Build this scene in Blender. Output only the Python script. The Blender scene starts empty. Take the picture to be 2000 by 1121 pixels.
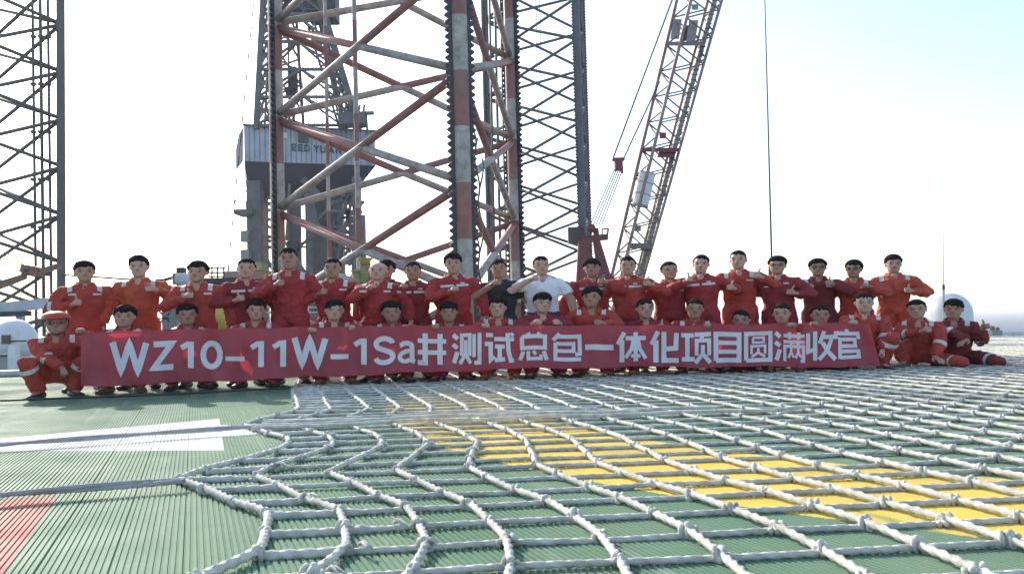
import bpy, math, random
import numpy as np
from mathutils import Vector, Matrix, noise, Euler
from mathutils.bvhtree import BVHTree

random.seed(7)
rng = np.random.default_rng(7)
SC = bpy.context.scene
COL = SC.collection
R = math.radians

# ------------------------------------------------------------------ camera
CAM_H = 0.82
HAZE = 0.0004
PITCH, ROLL, FPX = R(2.416), R(1.5), 1600.0
fw = Vector((0, math.cos(PITCH), math.sin(PITCH)))
u0 = Vector((0, -math.sin(PITCH), math.cos(PITCH)))
r0 = Vector((1, 0, 0))
cr = r0 * math.cos(ROLL) - u0 * math.sin(ROLL)
cu = u0 * math.cos(ROLL) + r0 * math.sin(ROLL)
cam = bpy.data.cameras.new('camera')
cam.sensor_width = 36.0
cam.lens = FPX / 2000 * 36.0
cam.clip_start = 0.05
cam.clip_end = 120000
camo = bpy.data.objects.new('camera', cam)
COL.objects.link(camo)
m = Matrix((cr, cu, -fw)).transposed().to_4x4()
m.translation = (0, 0, CAM_H)
camo.matrix_world = m
SC.camera = camo

# ------------------------------------------------------------------ light
SUN_AZ, SUN_EL = R(-35), R(28)          # azimuth from +Y, negative to the left
sd = Vector((math.sin(SUN_AZ) * math.cos(SUN_EL), math.cos(SUN_AZ) * math.cos(SUN_EL), math.sin(SUN_EL)))
W = bpy.data.worlds.new('World')
SC.world = W
W.use_nodes = True
wn = W.node_tree.nodes
sky = wn.new('ShaderNodeTexSky')
sky.sky_type = 'NISHITA'
sky.sun_disc = False
sky.sun_elevation = SUN_EL
sky.sun_rotation = SUN_AZ
sky.air_density = 1.0
sky.dust_density = 1.5
sky.ozone_density = 1.0
W.node_tree.links.new(sky.outputs[0], wn['Background'].inputs[0])
wn['Background'].inputs[1].default_value = 0.15
sl = bpy.data.lights.new('sun', 'SUN')
sl.energy = 2.7
sl.angle = R(0.6)
sl.color = (1.0, 0.94, 0.85)
so = bpy.data.objects.new('sun', sl)
so.rotation_euler = sd.to_track_quat('Z', 'Y').to_euler()
so.location = sd * 100
COL.objects.link(so)
SC.view_settings.view_transform = 'Standard'
SC.view_settings.look = 'None'
SC.view_settings.exposure = 1.12
SC.view_settings.gamma = 1.0
SC.view_settings.use_curve_mapping = False

# ------------------------------------------------------------------ helpers
def ray(px, py):
    return fw + cr * ((px - 1000) / FPX) + cu * ((560.5 - py) / FPX)
def at(px, py, Y):
    d = ray(px, py)
    return Vector((0, 0, CAM_H)) + d * (Y / d.y)
def gnd(px, py, z=0.0):
    d = ray(px, py)
    return Vector((0, 0, CAM_H)) + d * ((z - CAM_H) / d.z)
def horizon_z(px, py, Y):
    return at(px, py, Y).z

def mat(name, color, rough=0.6, metal=0.0, var=0.0, vscale=3.0, bump=0.0, bscale=40.0, color2=None, spec=0.5):
    M = bpy.data.materials.new(name)
    M.use_nodes = True
    nt = M.node_tree
    b = nt.nodes['Principled BSDF']
    b.inputs['Base Color'].default_value = (*color, 1)
    b.inputs['Roughness'].default_value = rough
    b.inputs['Metallic'].default_value = metal
    b.inputs['Specular IOR Level'].default_value = spec
    if var > 0 or color2:
        g = nt.nodes.new('ShaderNodeNewGeometry')
        n = nt.nodes.new('ShaderNodeTexNoise')
        n.inputs['Scale'].default_value = vscale
        n.inputs['Detail'].default_value = 5
        nt.links.new(g.outputs['Position'], n.inputs['Vector'])
        r = nt.nodes.new('ShaderNodeMapRange')
        r.inputs['From Min'].default_value = 0.35
        r.inputs['From Max'].default_value = 0.7
        nt.links.new(n.outputs['Fac'], r.inputs['Value'])
        mx = nt.nodes.new('ShaderNodeMix')
        mx.data_type = 'RGBA'
        mx.inputs['A'].default_value = (*color, 1)
        c2 = color2 or tuple(c * (1 - var) for c in color)
        mx.inputs['B'].default_value = (*c2, 1)
        nt.links.new(r.outputs[0], mx.inputs['Factor'])
        nt.links.new(mx.outputs['Result'], b.inputs['Base Color'])
    if bump > 0:
        tc = nt.nodes.new('ShaderNodeTexCoord')
        n2 = nt.nodes.new('ShaderNodeTexNoise')
        n2.inputs['Scale'].default_value = bscale
        n2.inputs['Detail'].default_value = 4
        nt.links.new(tc.outputs['Object'], n2.inputs['Vector'])
        bp = nt.nodes.new('ShaderNodeBump')
        bp.inputs['Strength'].default_value = bump
        bp.inputs['Distance'].default_value = 0.03 if bscale < 20 else 0.01
        nt.links.new(n2.outputs['Fac'], bp.inputs['Height'])
        nt.links.new(bp.outputs[0], b.inputs['Normal'])
    return M

class MB:
    """collects vertices and faces"""
    def __init__(s):
        s.v, s.f = [], []
    def add(s, vs, fs):
        o = len(s.v)
        s.v.extend([tuple(p) for p in vs])
        s.f.extend([tuple(i + o for i in f) for f in fs])
        return s
    def loft(s, rings, closed=False, cap=True):
        n, k = len(rings[0]), len(rings)
        vs = [p for r in rings for p in r]
        fs = []
        for i in range(k - 1 if not closed else k):
            a, b = i * n, ((i + 1) % k) * n
            for j in range(n):
                j2 = (j + 1) % n
                fs.append((a + j, a + j2, b + j2, b + j))
        if cap and not closed:
            fs.append(tuple(reversed(range(n))))
            fs.append(tuple((k - 1) * n + j for j in range(n)))
        return s.add(vs, fs)
    def tube(s, pts, rad, n=8, cap=True):
        pts = [Vector(p) for p in pts]
        if not hasattr(rad, '__len__'):
            rad = [rad] * len(pts)
        rings = []
        ref = None
        for i, p in enumerate(pts):
            t = (pts[min(i + 1, len(pts) - 1)] - pts[max(i - 1, 0)]).normalized()
            if ref is None:
                ref = Vector((0, 0, 1)) if abs(t.z) < 0.9 else Vector((0, 1, 0))
            a = ref.cross(t)
            if a.length < 1e-4:
                a = Vector((1, 0, 0)).cross(t)
            a.normalize()
            b = t.cross(a).normalized()
            ref = b
            rings.append([p + a * (rad[i] * math.cos(2 * math.pi * j / n)) + b * (rad[i] * math.sin(2 * math.pi * j / n)) for j in range(n)])
        return s.loft(rings, cap=cap)
    def capsule(s, pts, rad, n=10):
        """tube with rounded ends"""
        pts = [Vector(p) for p in pts]
        if not hasattr(rad, '__len__'):
            rad = [rad] * len(pts)
        d0 = (pts[0] - pts[1]).normalized()
        d1 = (pts[-1] - pts[-2]).normalized()
        P = [pts[0] + d0 * rad[0] * .95, pts[0] + d0 * rad[0] * .6] + pts + [pts[-1] + d1 * rad[-1] * .6, pts[-1] + d1 * rad[-1] * .95]
        Q = [rad[0] * .3, rad[0] * .8] + list(rad) + [rad[-1] * .8, rad[-1] * .3]
        return s.tube(P, Q, n)
    def box(s, c, size, rot=None):
        c = Vector(c)
        hx, hy, hz = size[0] / 2, size[1] / 2, size[2] / 2
        vs = []
        for z in (-hz, hz):
            for x, y in ((-hx, -hy), (hx, -hy), (hx, hy), (-hx, hy)):
                p = Vector((x, y, z))
                if rot is not None:
                    p = rot @ p
                vs.append(p + c)
        return s.add(vs, [(3, 2, 1, 0), (4, 5, 6, 7), (0, 1, 5, 4), (1, 2, 6, 5), (2, 3, 7, 6), (3, 0, 4, 7)])
    def beam(s, a, b, w, h):
        """box section from a to b"""
        a, b = Vector(a), Vector(b)
        t = b - a
        q = t.to_track_quat('Y', 'Z').to_matrix()
        return s.box((a + b) / 2, (w, t.length, h), q)
    def ellipsoid(s, c, r, nu=12, nv=8, rot=None):
        c = Vector(c)
        rings = []
        for i in range(nv + 1):
            th = math.pi * (0.04 + 0.92 * i / nv)
            ring = []
            for j in range(nu):
                ph = 2 * math.pi * j / nu
                p = Vector((r[0] * math.sin(th) * math.cos(ph), r[1] * math.sin(th) * math.sin(ph), -r[2] * math.cos(th)))
                if rot is not None:
                    p = rot @ p
                ring.append(c + p)
            rings.append(ring)
        return s.loft(rings)
    def mesh(s, name, material=None, smooth=False):
        me = bpy.data.meshes.new(name)
        me.from_pydata([tuple(p) for p in s.v], [], s.f)
        if material:
            me.materials.append(material)
        if smooth:
            me.shade_smooth()
        me.update()
        return me
    def build(s, name, material, parent=None, smooth=False, loc=None):
        o = bpy.data.objects.new(name, s.mesh(name, material, smooth))
        COL.objects.link(o)
        if parent:
            o.parent = parent
        if loc is not None:
            o.location = loc
        return o

def link(name, me, parent=None, loc=None):
    o = bpy.data.objects.new(name, me)
    COL.objects.link(o)
    if parent:
        o.parent = parent
    if loc is not None:
        o.location = loc
    return o
def empty(name, loc, label=None, cat=None, group=None, rz=0.0):
    o = bpy.data.objects.new(name, None)
    o.empty_display_size = 0.2
    COL.objects.link(o)
    o.location = loc
    o.rotation_euler = (0, 0, rz)
    tag(o, label, cat, group)
    return o
def tag(o, label=None, cat=None, group=None, kind=None):
    if label: o['label'] = label
    if cat: o['category'] = cat
    if group: o['group'] = group
    if kind: o['kind'] = kind
    return o
def local(root, p):
    return Vector(p) - root.location

# ------------------------------------------------------------------ materials
def banded_paint(name, z0, bay, red, white, rust=(0.16, 0.07, 0.035)):
    """chords and braces painted red / white in half-bay bands, weathered"""
    M = mat(name, white, 0.55)
    nt = M.node_tree; N = nt.nodes; L = nt.links
    b = N['Principled BSDF']
    g = N.new('ShaderNodeNewGeometry')
    sx = N.new('ShaderNodeSeparateXYZ'); L.new(g.outputs['Position'], sx.inputs[0])
    def mth(op, a, bv=None):
        n = N.new('ShaderNodeMath'); n.operation = op
        for k, v in enumerate((a, bv)):
            if v is None: continue
            if isinstance(v, (int, float)): n.inputs[k].default_value = v
            else: L.new(v, n.inputs[k])
        return n.outputs[0]
    fr = mth('FRACT', mth('DIVIDE', mth('SUBTRACT', sx.outputs['Z'], z0), bay))
    up = mth('GREATER_THAN', fr, 0.5)
    mx = N.new('ShaderNodeMix'); mx.data_type = 'RGBA'
    mx.inputs['A'].default_value = (*white, 1); mx.inputs['B'].default_value = (*red, 1)
    L.new(up, mx.inputs['Factor'])
    n1 = N.new('ShaderNodeTexNoise'); n1.inputs['Scale'].default_value = 2.2; n1.inputs['Detail'].default_value = 8
    n1.inputs['Roughness'].default_value = 0.65
    L.new(g.outputs['Position'], n1.inputs['Vector'])
    r1 = N.new('ShaderNodeMapRange'); r1.inputs['From Min'].default_value = 0.44; r1.inputs['From Max'].default_value = 0.72
    r1.inputs['To Max'].default_value = 0.8
    L.new(n1.outputs['Fac'], r1.inputs['Value'])
    mr = N.new('ShaderNodeMix'); mr.data_type = 'RGBA'
    L.new(r1.outputs[0], mr.inputs['Factor']); L.new(mx.outputs['Result'], mr.inputs['A'])
    mr.inputs['B'].default_value = (*rust, 1)
    n2 = N.new('ShaderNodeTexNoise'); n2.inputs['Scale'].default_value = 0.6; n2.inputs['Detail'].default_value = 4
    L.new(g.outputs['Position'], n2.inputs['Vector'])
    r2 = N.new('ShaderNodeMapRange'); r2.inputs['From Min'].default_value = 0.4; r2.inputs['From Max'].default_value = 0.7
    r2.inputs['To Max'].default_value = 0.45
    L.new(n2.outputs['Fac'], r2.inputs['Value'])
    mg = N.new('ShaderNodeMix'); mg.data_type = 'RGBA'
    L.new(r2.outputs[0], mg.inputs['Factor']); L.new(mr.outputs['Result'], mg.inputs['A'])
    mg.inputs['B'].default_value = (0.22, 0.2, 0.2, 1)
    L.new(mg.outputs['Result'], b.inputs['Base Color'])
    return M

MAT = {}
MAT['rack'] = mat('rack_steel', (0.045, 0.045, 0.05), 0.5, 0.3, 0.4, 4)
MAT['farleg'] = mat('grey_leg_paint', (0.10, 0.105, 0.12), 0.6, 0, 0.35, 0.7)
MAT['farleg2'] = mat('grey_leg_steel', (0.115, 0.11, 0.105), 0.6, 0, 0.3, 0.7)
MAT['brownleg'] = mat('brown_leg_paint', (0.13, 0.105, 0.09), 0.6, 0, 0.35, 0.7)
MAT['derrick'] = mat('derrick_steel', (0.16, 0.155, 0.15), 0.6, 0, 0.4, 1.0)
MAT['cladding'] = mat('blue_cladding', (0.44, 0.47, 0.51), 0.55, 0, 0.25, 0.8)
MAT['cream'] = mat('cream_cladding', (0.55, 0.54, 0.48), 0.6, 0, 0.2, 1)
MAT['dark'] = mat('dark_steel', (0.05, 0.05, 0.06), 0.6, 0, 0.3, 2)
MAT['text'] = mat('sign_paint_dark', (0.07, 0.08, 0.1), 0.6)
MAT['boom'] = mat('boom_paint', (0.38, 0.28, 0.23), 0.6, 0, 0, 1.2, color2=(0.27, 0.13, 0.09))
MAT['boomgrey'] = mat('boom_lacing_grey', (0.25, 0.19, 0.165), 0.55, 0, 0.3, 2)
MAT['tan'] = mat('tan_walkway', (0.42, 0.37, 0.31), 0.6, 0, 0.25, 3)
MAT['cranered'] = mat('crane_red', (0.22, 0.045, 0.05), 0.5, 0, 0.35, 2)
MAT['rope_wire'] = mat('wire_rope', (0.05, 0.045, 0.045), 0.6)
MAT['white'] = mat('white_paint', (0.74, 0.75, 0.75), 0.45, 0, 0.15, 2)
MAT['greygreen'] = mat('greygreen_paint', (0.28, 0.32, 0.29), 0.5, 0, 0.2, 3)
MAT['orange_hook'] = mat('orange_block', (0.26, 0.13, 0.08), 0.5, 0, 0.4, 3)
MAT['yellow'] = mat('yellow_paint', (0.62, 0.44, 0.08), 0.5, 0, 0.3, 3)
MAT['yellowgreen'] = mat('faded_yellow_green', (0.40, 0.40, 0.20), 0.6, 0, 0.4, 5)
MAT['pipewhite'] = mat('pipe_white', (0.55, 0.56, 0.56), 0.5, 0, 0.2, 3)
MAT['hull'] = mat('hull_paint', (0.20, 0.22, 0.23), 0.6, 0, 0.2, 0.3)
MAT['skin'] = mat('skin', (0.48, 0.27, 0.19), 0.55, 0, 0.15, 12)
MAT['skin2'] = mat('skin_tanned', (0.39, 0.205, 0.14), 0.55, 0, 0.15, 12)
MAT['skin3'] = mat('skin_pale', (0.54, 0.32, 0.235), 0.55, 0, 0.12, 12)
MAT['hair'] = mat('black_hair', (0.016, 0.014, 0.013), 0.85, 0, 0.35, 60, 1.0, 70, spec=0.15)
MAT['eye'] = mat('eye_dark', (0.02, 0.015, 0.012), 0.3)
MAT['brow'] = mat('eyebrow', (0.03, 0.02, 0.016), 0.8)
MAT['lip'] = mat('lip', (0.30, 0.12, 0.09), 0.5)
MAT['boot'] = mat('boot_leather', (0.03, 0.028, 0.027), 0.55, 0, 0.3, 20)
MAT['boot_brown'] = mat('boot_brown', (0.16, 0.12, 0.09), 0.6, 0, 0.3, 20)
MAT['refl'] = mat('reflective_tape', (0.62, 0.61, 0.57), 0.4, 0, 0.15, 20)
MAT['tee_white'] = mat('white_cotton', (0.78, 0.78, 0.82), 0.8, 0, 0.06, 6)
MAT['tee_black'] = mat('black_cotton', (0.03, 0.03, 0.035), 0.8, 0, 0.2, 6)
MAT['navy'] = mat('navy_denim', (0.03, 0.04, 0.08), 0.8)
MAT['frame'] = mat('glasses_frame', (0.015, 0.015, 0.015), 0.3)
CLOTH = {
    'red': mat('coverall_red', (0.40, 0.034, 0.034), 0.8, 0, 0.3, 7, 1.0, 16),
    'redor': mat('coverall_orange_red', (0.47, 0.055, 0.036), 0.8, 0, 0.3, 7, 1.0, 16),
    'orange': mat('coverall_orange', (0.53, 0.085, 0.036), 0.8, 0, 0.3, 7, 1.0, 16),
    'dark': mat('coverall_dark_red', (0.29, 0.024, 0.032), 0.8, 0, 0.3, 7, 1.0, 16),
    'maroon': mat('coverall_maroon', (0.20, 0.022, 0.025), 0.8, 0, 0.3, 7, 1.0, 16),
}

# ------------------------------------------------------------------ sea and hull
sea = MB()
nr = 24
ringr = [0, 60, 200, 800, 3000, 12000, 40000]
vs = [(0, 0, -26.0)]
fs = []
for k, rr in enumerate(ringr[1:]):
    for j in range(nr):
        vs.append((rr * math.cos(2 * math.pi * j / nr), rr * math.sin(2 * math.pi * j / nr), -26.0))
for j in range(nr):
    fs.append((0, 1 + j, 1 + (j + 1) % nr))
for k in range(len(ringr) - 2):
    for j in range(nr):
        a, b = 1 + k * nr, 1 + (k + 1) * nr
        fs.append((a + j, b + j, b + (j + 1) % nr, a + (j + 1) % nr))
sea.add(vs, fs)
Msea = mat("sea_water", (0.035, 0.075, 0.125), 0.7, spec=0.03)
nt = Msea.node_tree
g = nt.nodes.new('ShaderNodeNewGeometry')
n = nt.nodes.new('ShaderNodeTexNoise'); n.inputs['Scale'].default_value = 0.12; n.inputs['Detail'].default_value = 8
bp = nt.nodes.new('ShaderNodeBump'); bp.inputs['Strength'].default_value = 0.6; bp.inputs['Distance'].default_value = 1.5
nt.links.new(g.outputs['Position'], n.inputs['Vector'])
nt.links.new(n.outputs['Fac'], bp.inputs['Height'])
nt.links.new(bp.outputs[0], nt.nodes['Principled BSDF'].inputs['Normal'])
tag(sea.build('sea', Msea), kind='structure')

hull = MB().box((-5, 62, -12), (110, 76, 5))
tag(hull.build('rig_hull', MAT['hull']), 'grey main hull deck of the drilling rig below the helideck', 'hull')

# the sea air that pales everything far away
Mair = bpy.data.materials.new('sea_air')
Mair.use_nodes = True
for n_ in list(Mair.node_tree.nodes):
    if n_.type != 'OUTPUT_MATERIAL': Mair.node_tree.nodes.remove(n_)
pv = Mair.node_tree.nodes.new('ShaderNodeVolumePrincipled')
pv.inputs['Color'].default_value = (0.93, 0.95, 1.0, 1)
pv.inputs['Density'].default_value = HAZE
pv.inputs['Anisotropy'].default_value = 0.2
Mair.node_tree.links.new(pv.outputs[0], Mair.node_tree.nodes['Material Output'].inputs['Volume'])
tag(MB().box((0, 0, 9), (90000, 90000, 73)).build('haze', Mair), kind='stuff')

# ------------------------------------------------------------------ helideck of ribbed planks
T = Vector((-math.sin(R(21.3)), math.cos(R(21.3)), 0))      # along the planks
Pp = Vector((math.cos(R(21.3)), math.sin(R(21.3)), 0))      # across them
DECK = [(-16, 15.7), (-9.2, 16.3), (-3.5, 24.4), (24, 24.9), (26, 8), (22, -7), (-12, -7), (-17, 2)]

def deck_paint():
    M = mat('helideck_paint', (0.12, 0.26, 0.16), 0.62, spec=0.03)
    nt = M.node_tree; N = nt.nodes; L = nt.links
    b = N['Principled BSDF']
    g = N.new('ShaderNodeNewGeometry')
    sp = N.new('ShaderNodeSeparateXYZ'); L.new(g.outputs['Position'], sp.inputs[0])
    X, Y = sp.outputs['X'], sp.outputs['Y']
    def mth(op, *a):
        n = N.new('ShaderNodeMath'); n.operation = op
        for k, v in enumerate(a):
            if isinstance(v, (int, float)): n.inputs[k].default_value = v
            else: L.new(v, n.inputs[k])
        return n.outputs[0]
    def poly(pts):
        # inside test of a convex polygon (anticlockwise points on the deck)
        res = None
        for i in range(len(pts)):
            (x0, y0), (x1, y1) = pts[i], pts[(i + 1) % len(pts)]
            nx, ny = -(y1 - y0), (x1 - x0)
            c = -(nx * x0 + ny * y0)
            h = mth('GREATER_THAN', mth('ADD', mth('MULTIPLY', X, nx), mth('MULTIPLY_ADD', Y, ny, c)), 0.0)
            res = h if res is None else mth('MULTIPLY', res, h)
        return res
    def noise_tex(scale, detail=6, stretch=None):
        n = N.new('ShaderNodeTexNoise'); n.inputs['Scale'].default_value = scale; n.inputs['Detail'].default_value = detail
        src = g.outputs['Position']
        if stretch:
            mp = N.new('ShaderNodeMapping'); mp.vector_type = 'TEXTURE'
            mp.inputs['Rotation'].default_value = (0, 0, R(21.3)); mp.inputs['Scale'].default_value = stretch
            L.new(src, mp.inputs['Vector']); src = mp.outputs[0]
        L.new(src, n.inputs['Vector'])
        return n.outputs['Fac']
    def mix(fac, A, B):
        mx = N.new('ShaderNodeMix'); mx.data_type = 'RGBA'
        if isinstance(fac, (int, float)): mx.inputs['Factor'].default_value = fac
        else: L.new(fac, mx.inputs['Factor'])
        for k, v in (('A', A), ('B', B)):
            if isinstance(v, tuple): mx.inputs[k].default_value = (*v, 1)
            else: L.new(v, mx.inputs[k])
        return mx.outputs['Result']
    def rng_(v, a, c, lo=0.0, hi=1.0):
        r = N.new('ShaderNodeMapRange'); L.new(v, r.inputs['Value'])
        r.inputs['From Min'].default_value = a; r.inputs['From Max'].default_value = c
        r.inputs['To Min'].default_value = lo; r.inputs['To Max'].default_value = hi
        return r.outputs[0]
    base = mix(rng_(noise_tex(0.9), 0.35, 0.65), (0.13, 0.23, 0.15), (0.17, 0.265, 0.17))
    base = mix(rng_(noise_tex(3.0, 8, (1, 6, 1)), 0.45, 0.75, 0, 0.45), base, (0.27, 0.35, 0.22))
    dist = mth('SQRT', mth('ADD', mth('POWER', mth('SUBTRACT', X, 6.0), 2.0), mth('POWER', mth('SUBTRACT', Y, 8.9), 2.0)))
    ring = mth('MULTIPLY', mth('GREATER_THAN', dist, 6.1), mth('LESS_THAN', dist, 7.33))
    wear = rng_(noise_tex(5.0, 9, (1, 8, 1)), 0.62, 0.70, 1.0, 0.35)
    c = mix(mth('MULTIPLY', ring, wear), base, mix(rng_(noise_tex(2.5), 0.4, 0.7), (0.76, 0.56, 0.12), (0.66, 0.48, 0.12)))
    wh = mth('MAXIMUM', poly([(-4.75, 6.05), (-3.7, 5.85), (-1.99, 5.62), (-2.73, 7.59)]), poly([(-2.7, 6.95), (-2.24, 6.3), (-1.92, 6.42), (-2.5, 7.1)]))
    white = mix(rng_(noise_tex(6.0), 0.5, 0.8, 0, 0.5), (0.72, 0.72, 0.70), (0.5, 0.52, 0.5))
    c = mix(mth('MULTIPLY', wh, wear), c, white)
    c = mix(poly([(-2.60, 4.15), (-2.05, 2.85), (-1.55, 1.6), (-1.25, 1.6), (-1.77, 2.85), (-2.32, 4.18)][::1]), c, (0.38, 0.15, 0.12))
    c = mix(poly([(-4.2, 3.9), (-3.2, 1.6), (-1.55, 1.6), (-2.05, 2.85), (-2.60, 4.15)]), c, white)
    c = mix(rng_(noise_tex(0.55, 9), 0.52, 0.68, 0, 0.35), c, (0.13, 0.17, 0.13))
    c = mix(rng_(noise_tex(9.0, 9, (1, 14, 1)), 0.60, 0.72, 0, 0.5), c, (0.36, 0.40, 0.33))
    dirt = rng_(noise_tex(1.7, 8), 0.5, 0.8, 0, 0.4)
    c = mix(dirt, c, (0.20, 0.22, 0.17))
    L.new(c, b.inputs['Base Color'])
    L.new(rng_(noise_tex(2.3, 6), 0.3, 0.7, 0.52, 0.68), b.inputs['Roughness'])
    return M
Mdeck = deck_paint()

def strip_range(b):
    """where the line across = b cuts the deck outline, as along-values"""
    hits = []
    for i in range(len(DECK)):
        p, q = Vector((*DECK[i], 0)), Vector((*DECK[(i + 1) % len(DECK)], 0))
        bp_, bq = p.dot(Pp), q.dot(Pp)
        if (bp_ - b) * (bq - b) < 0:
            t = (b - bp_) / (bq - bp_)
            hits.append((p + (q - p) * t).dot(T))
    return (min(hits), max(hits)) if len(hits) >= 2 else None

deck = empty('helideck', (0, 0, 0))
tag(deck, kind='structure')
slab = MB()
nD = len(DECK)
slab.add([(x, y, -0.012) for x, y in DECK] + [(x, y, -0.6) for x, y in DECK],
         [tuple(reversed(range(nD)))[::-1], tuple(range(2 * nD - 1, nD - 1, -1))] + [(i, i + nD, (i + 1) % nD + nD, (i + 1) % nD) for i in range(nD)])
slab.build('deck_slab', MAT['greygreen'], deck)
# one plank: ten ribs in section, unit length along y, shared by all
PW, NR = 0.24, 10
prof = []
for k in range(NR):
    x0 = k * PW / NR
    prof += [(x0 + 0.0035, -0.0055), (x0 + 0.0055, 0.0), (x0 + PW / NR - 0.0040, 0.0), (x0 + PW / NR - 0.0018, -0.0055)]
prof += [(PW - 0.0003, -0.0075), (0.0003, -0.0075)]
pm = MB()
npf = len(prof)
pm.add([(x, 0, z) for x, z in prof] + [(x, 1, z) for x, z in prof],
       [(i, (i + 1) % npf, (i + 1) % npf + npf, i + npf) for i in range(npf)] + [tuple(reversed(range(npf))), tuple(range(npf, 2 * npf))])
plank_me = pm.mesh('deck_plank', Mdeck)
b = -13.0
while b < 24:
    rg = strip_range(b + PW / 2)
    if rg:
        a0, a1 = rg
        o = link('deck_plank', plank_me, deck)
        p = T * a0 + Pp * b
        o.location = (p.x, p.y, rng.uniform(-0.0008, 0.0008))
        o.rotation_euler = (0, 0, R(21.3))
        o.scale = (1, a1 - a0, 1)
    b += PW
# gutter pipes along the near-left edge and white / yellow kerb along the far edge
for off, rr, zz in ((0.15, 0.05, 0.05), (-0.2, 0.07, 0.06)):
    MB().tube([(-17, 15.75 + off, zz), (-9.3, 16.3 + off, zz), (-3.6, 24.5 + off, zz)], rr, 8).build('gutter_pipe', MAT['pipewhite'], deck, True)
e0, e1 = Vector((-3.4, 24.5, 0.06)), Vector((23.9, 25.0, 0.06))
for k in range(34):
    p, q = e0 + (e1 - e0) * (k / 34), e0 + (e1 - e0) * ((k + 0.98) / 34)
    MB().beam(p, q, 0.22, 0.13).build('kerb_block', MAT['yellow'] if k % 6 in (3, 4, 5) and k < 22 else MAT['white'], deck)

# ------------------------------------------------------------------ landing net
def rope_arrays(pts, rad, sides=8, twist=0.12, pitch=0.066, strands=3):
    P = np.asarray(pts, float)
    n = len(P)
    t = np.gradient(P, axis=0)
    t /= np.linalg.norm(t, axis=1)[:, None] + 1e-9
    up = np.array([0, 0, 1.0])
    a = np.cross(up, t); a /= np.linalg.norm(a, axis=1)[:, None] + 1e-9
    c = np.cross(t, a)
    s = np.r_[0, np.cumsum(np.linalg.norm(np.diff(P, axis=0), axis=1))]
    rad = np.broadcast_to(np.asarray(rad, float), (n,))
    tw = np.broadcast_to(np.asarray(twist, float), (n,))
    th = np.arange(sides) * 2 * math.pi / sides
    ph = th[None, :] * strands - (2 * math.pi * s / pitch)[:, None]
    rr = rad[:, None] * (1 + tw[:, None] * np.cos(ph))
    V = P[:, None, :] + rr[..., None] * (np.cos(th)[None, :, None] * a[:, None, :] + np.sin(th)[None, :, None] * c[:, None, :])
    V = V.reshape(-1, 3)
    i = np.arange(n - 1)[:, None] * sides
    j = np.arange(sides)[None, :]
    j2 = (j + 1) % sides
    F = np.stack([i + j, i + j2, i + sides + j2, i + sides + j], -1).reshape(-1, 4)
    return V, F
def np_mesh(name, V, F, material, smooth=True):
    me = bpy.data.meshes.new(name)
    me.vertices.add(len(V)); me.vertices.foreach_set('co', np.ascontiguousarray(V, np.float32).ravel())
    me.loops.add(F.size); me.loops.foreach_set('vertex_index', np.ascontiguousarray(F, np.int32).ravel())
    me.polygons.add(len(F)); me.polygons.foreach_set('loop_start', np.arange(0, F.size, F.shape[1], dtype=np.int32))
    me.update(calc_edges=True)
    me.materials.append(material)
    if smooth: me.shade_smooth()
    return me

Mrope = mat('net_rope', (0.68, 0.66, 0.58), 0.85, 0, 0.42, 14, 0.5, 220)
Mrope_d = mat('tie_rope_grey', (0.44, 0.43, 0.44), 0.85, 0, 0.3, 9, 0.5, 220)

EDGE = [(-1.15 - 0.23 * (2.0 - 3.3), 2.0)]
def edge_x(Y):
    return -1.13 - 0.235 * (Y - 3.3)
TIES = [1.95, 4.50, 6.88]
def disp(Y, seed=0.0):
    d = 0.13
    for k, t in enumerate(TIES):
        a = (0.58, 0.58, 0.42)[k]
        w = 1 - abs(Y - t) / 0.95
        if w > 0: d -= a * w ** 0.9
    if Y > 8: d *= max(0.0, 1 - (Y - 8) / 2)
    return d
MESH = 0.335
ROWDY = 0.305
def net_x(j, Y):
    L_ = 4.2
    return edge_x(Y) + MESH * j + disp(Y) * math.exp(-j / L_) + 0.02 * math.sin(Y * 20.6 + j * 1.7) * math.exp(-j / 9) + 0.018 * noise.noise((j * 0.9, Y * 1.1, 4.0)) + 0.05 * noise.noise((j * .2, Y * .35, 9.0))
def row_y(i, X):
    return 2.12 + ROWDY * i + 0.075 * X + 0.02 * noise.noise((X * 0.5, i * 3.1, 0)) + 0.05 * noise.noise((X * 0.15, i * 0.7, 5))
NI, NJ = 72, 62
GX = np.zeros((NI, NJ)); GY = np.zeros((NI, NJ)); GZ = np.zeros((NI, NJ))
for i in range(NI):
    for j in range(NJ):
        Y = 2.12 + ROWDY * i
        for _ in range(3):
            X = net_x(j, Y); Y = row_y(i, X)
        GX[i, j], GY[i, j] = X, Y
        GZ[i, j] = 0.018 + 0.005 * noise.noise((X * 0.8, Y * 0.8, 2.0))
net = empty('landing_net', (0, 0, 0), 'coarse white rope landing net stretched over the green helideck', 'rope net')
def resample(P, r_of, k=0.0036, mn=0.008):
    """points along a polyline (Catmull-Rom), spacing growing with distance"""
    P = [np.array(p, float) for p in P]
    out = [P[0]]
    for q in range(len(P) - 1):
        p0 = P[max(q - 1, 0)]; p1 = P[q]; p2 = P[q + 1]; p3 = P[min(q + 2, len(P) - 1)]
        d = np.linalg.norm(p2 - p1)
        step = max(mn, k * np.linalg.norm((p1 + p2) / 2 - np.array([0, 0, CAM_H])))
        nn = max(1, int(d / step))
        t = (np.arange(1, nn + 1) / nn)[:, None]
        lin = p1 + (p2 - p1) * t
        cr_ = 0.5 * ((2 * p1) + (-p0 + p2) * t + (2 * p0 - 5 * p1 + 4 * p2 - p3) * t ** 2 + (-p0 + 3 * p1 - 3 * p2 + p3) * t ** 3)
        out.extend(list(0.6 * cr_ + 0.4 * lin))
    return np.array(out)
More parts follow.
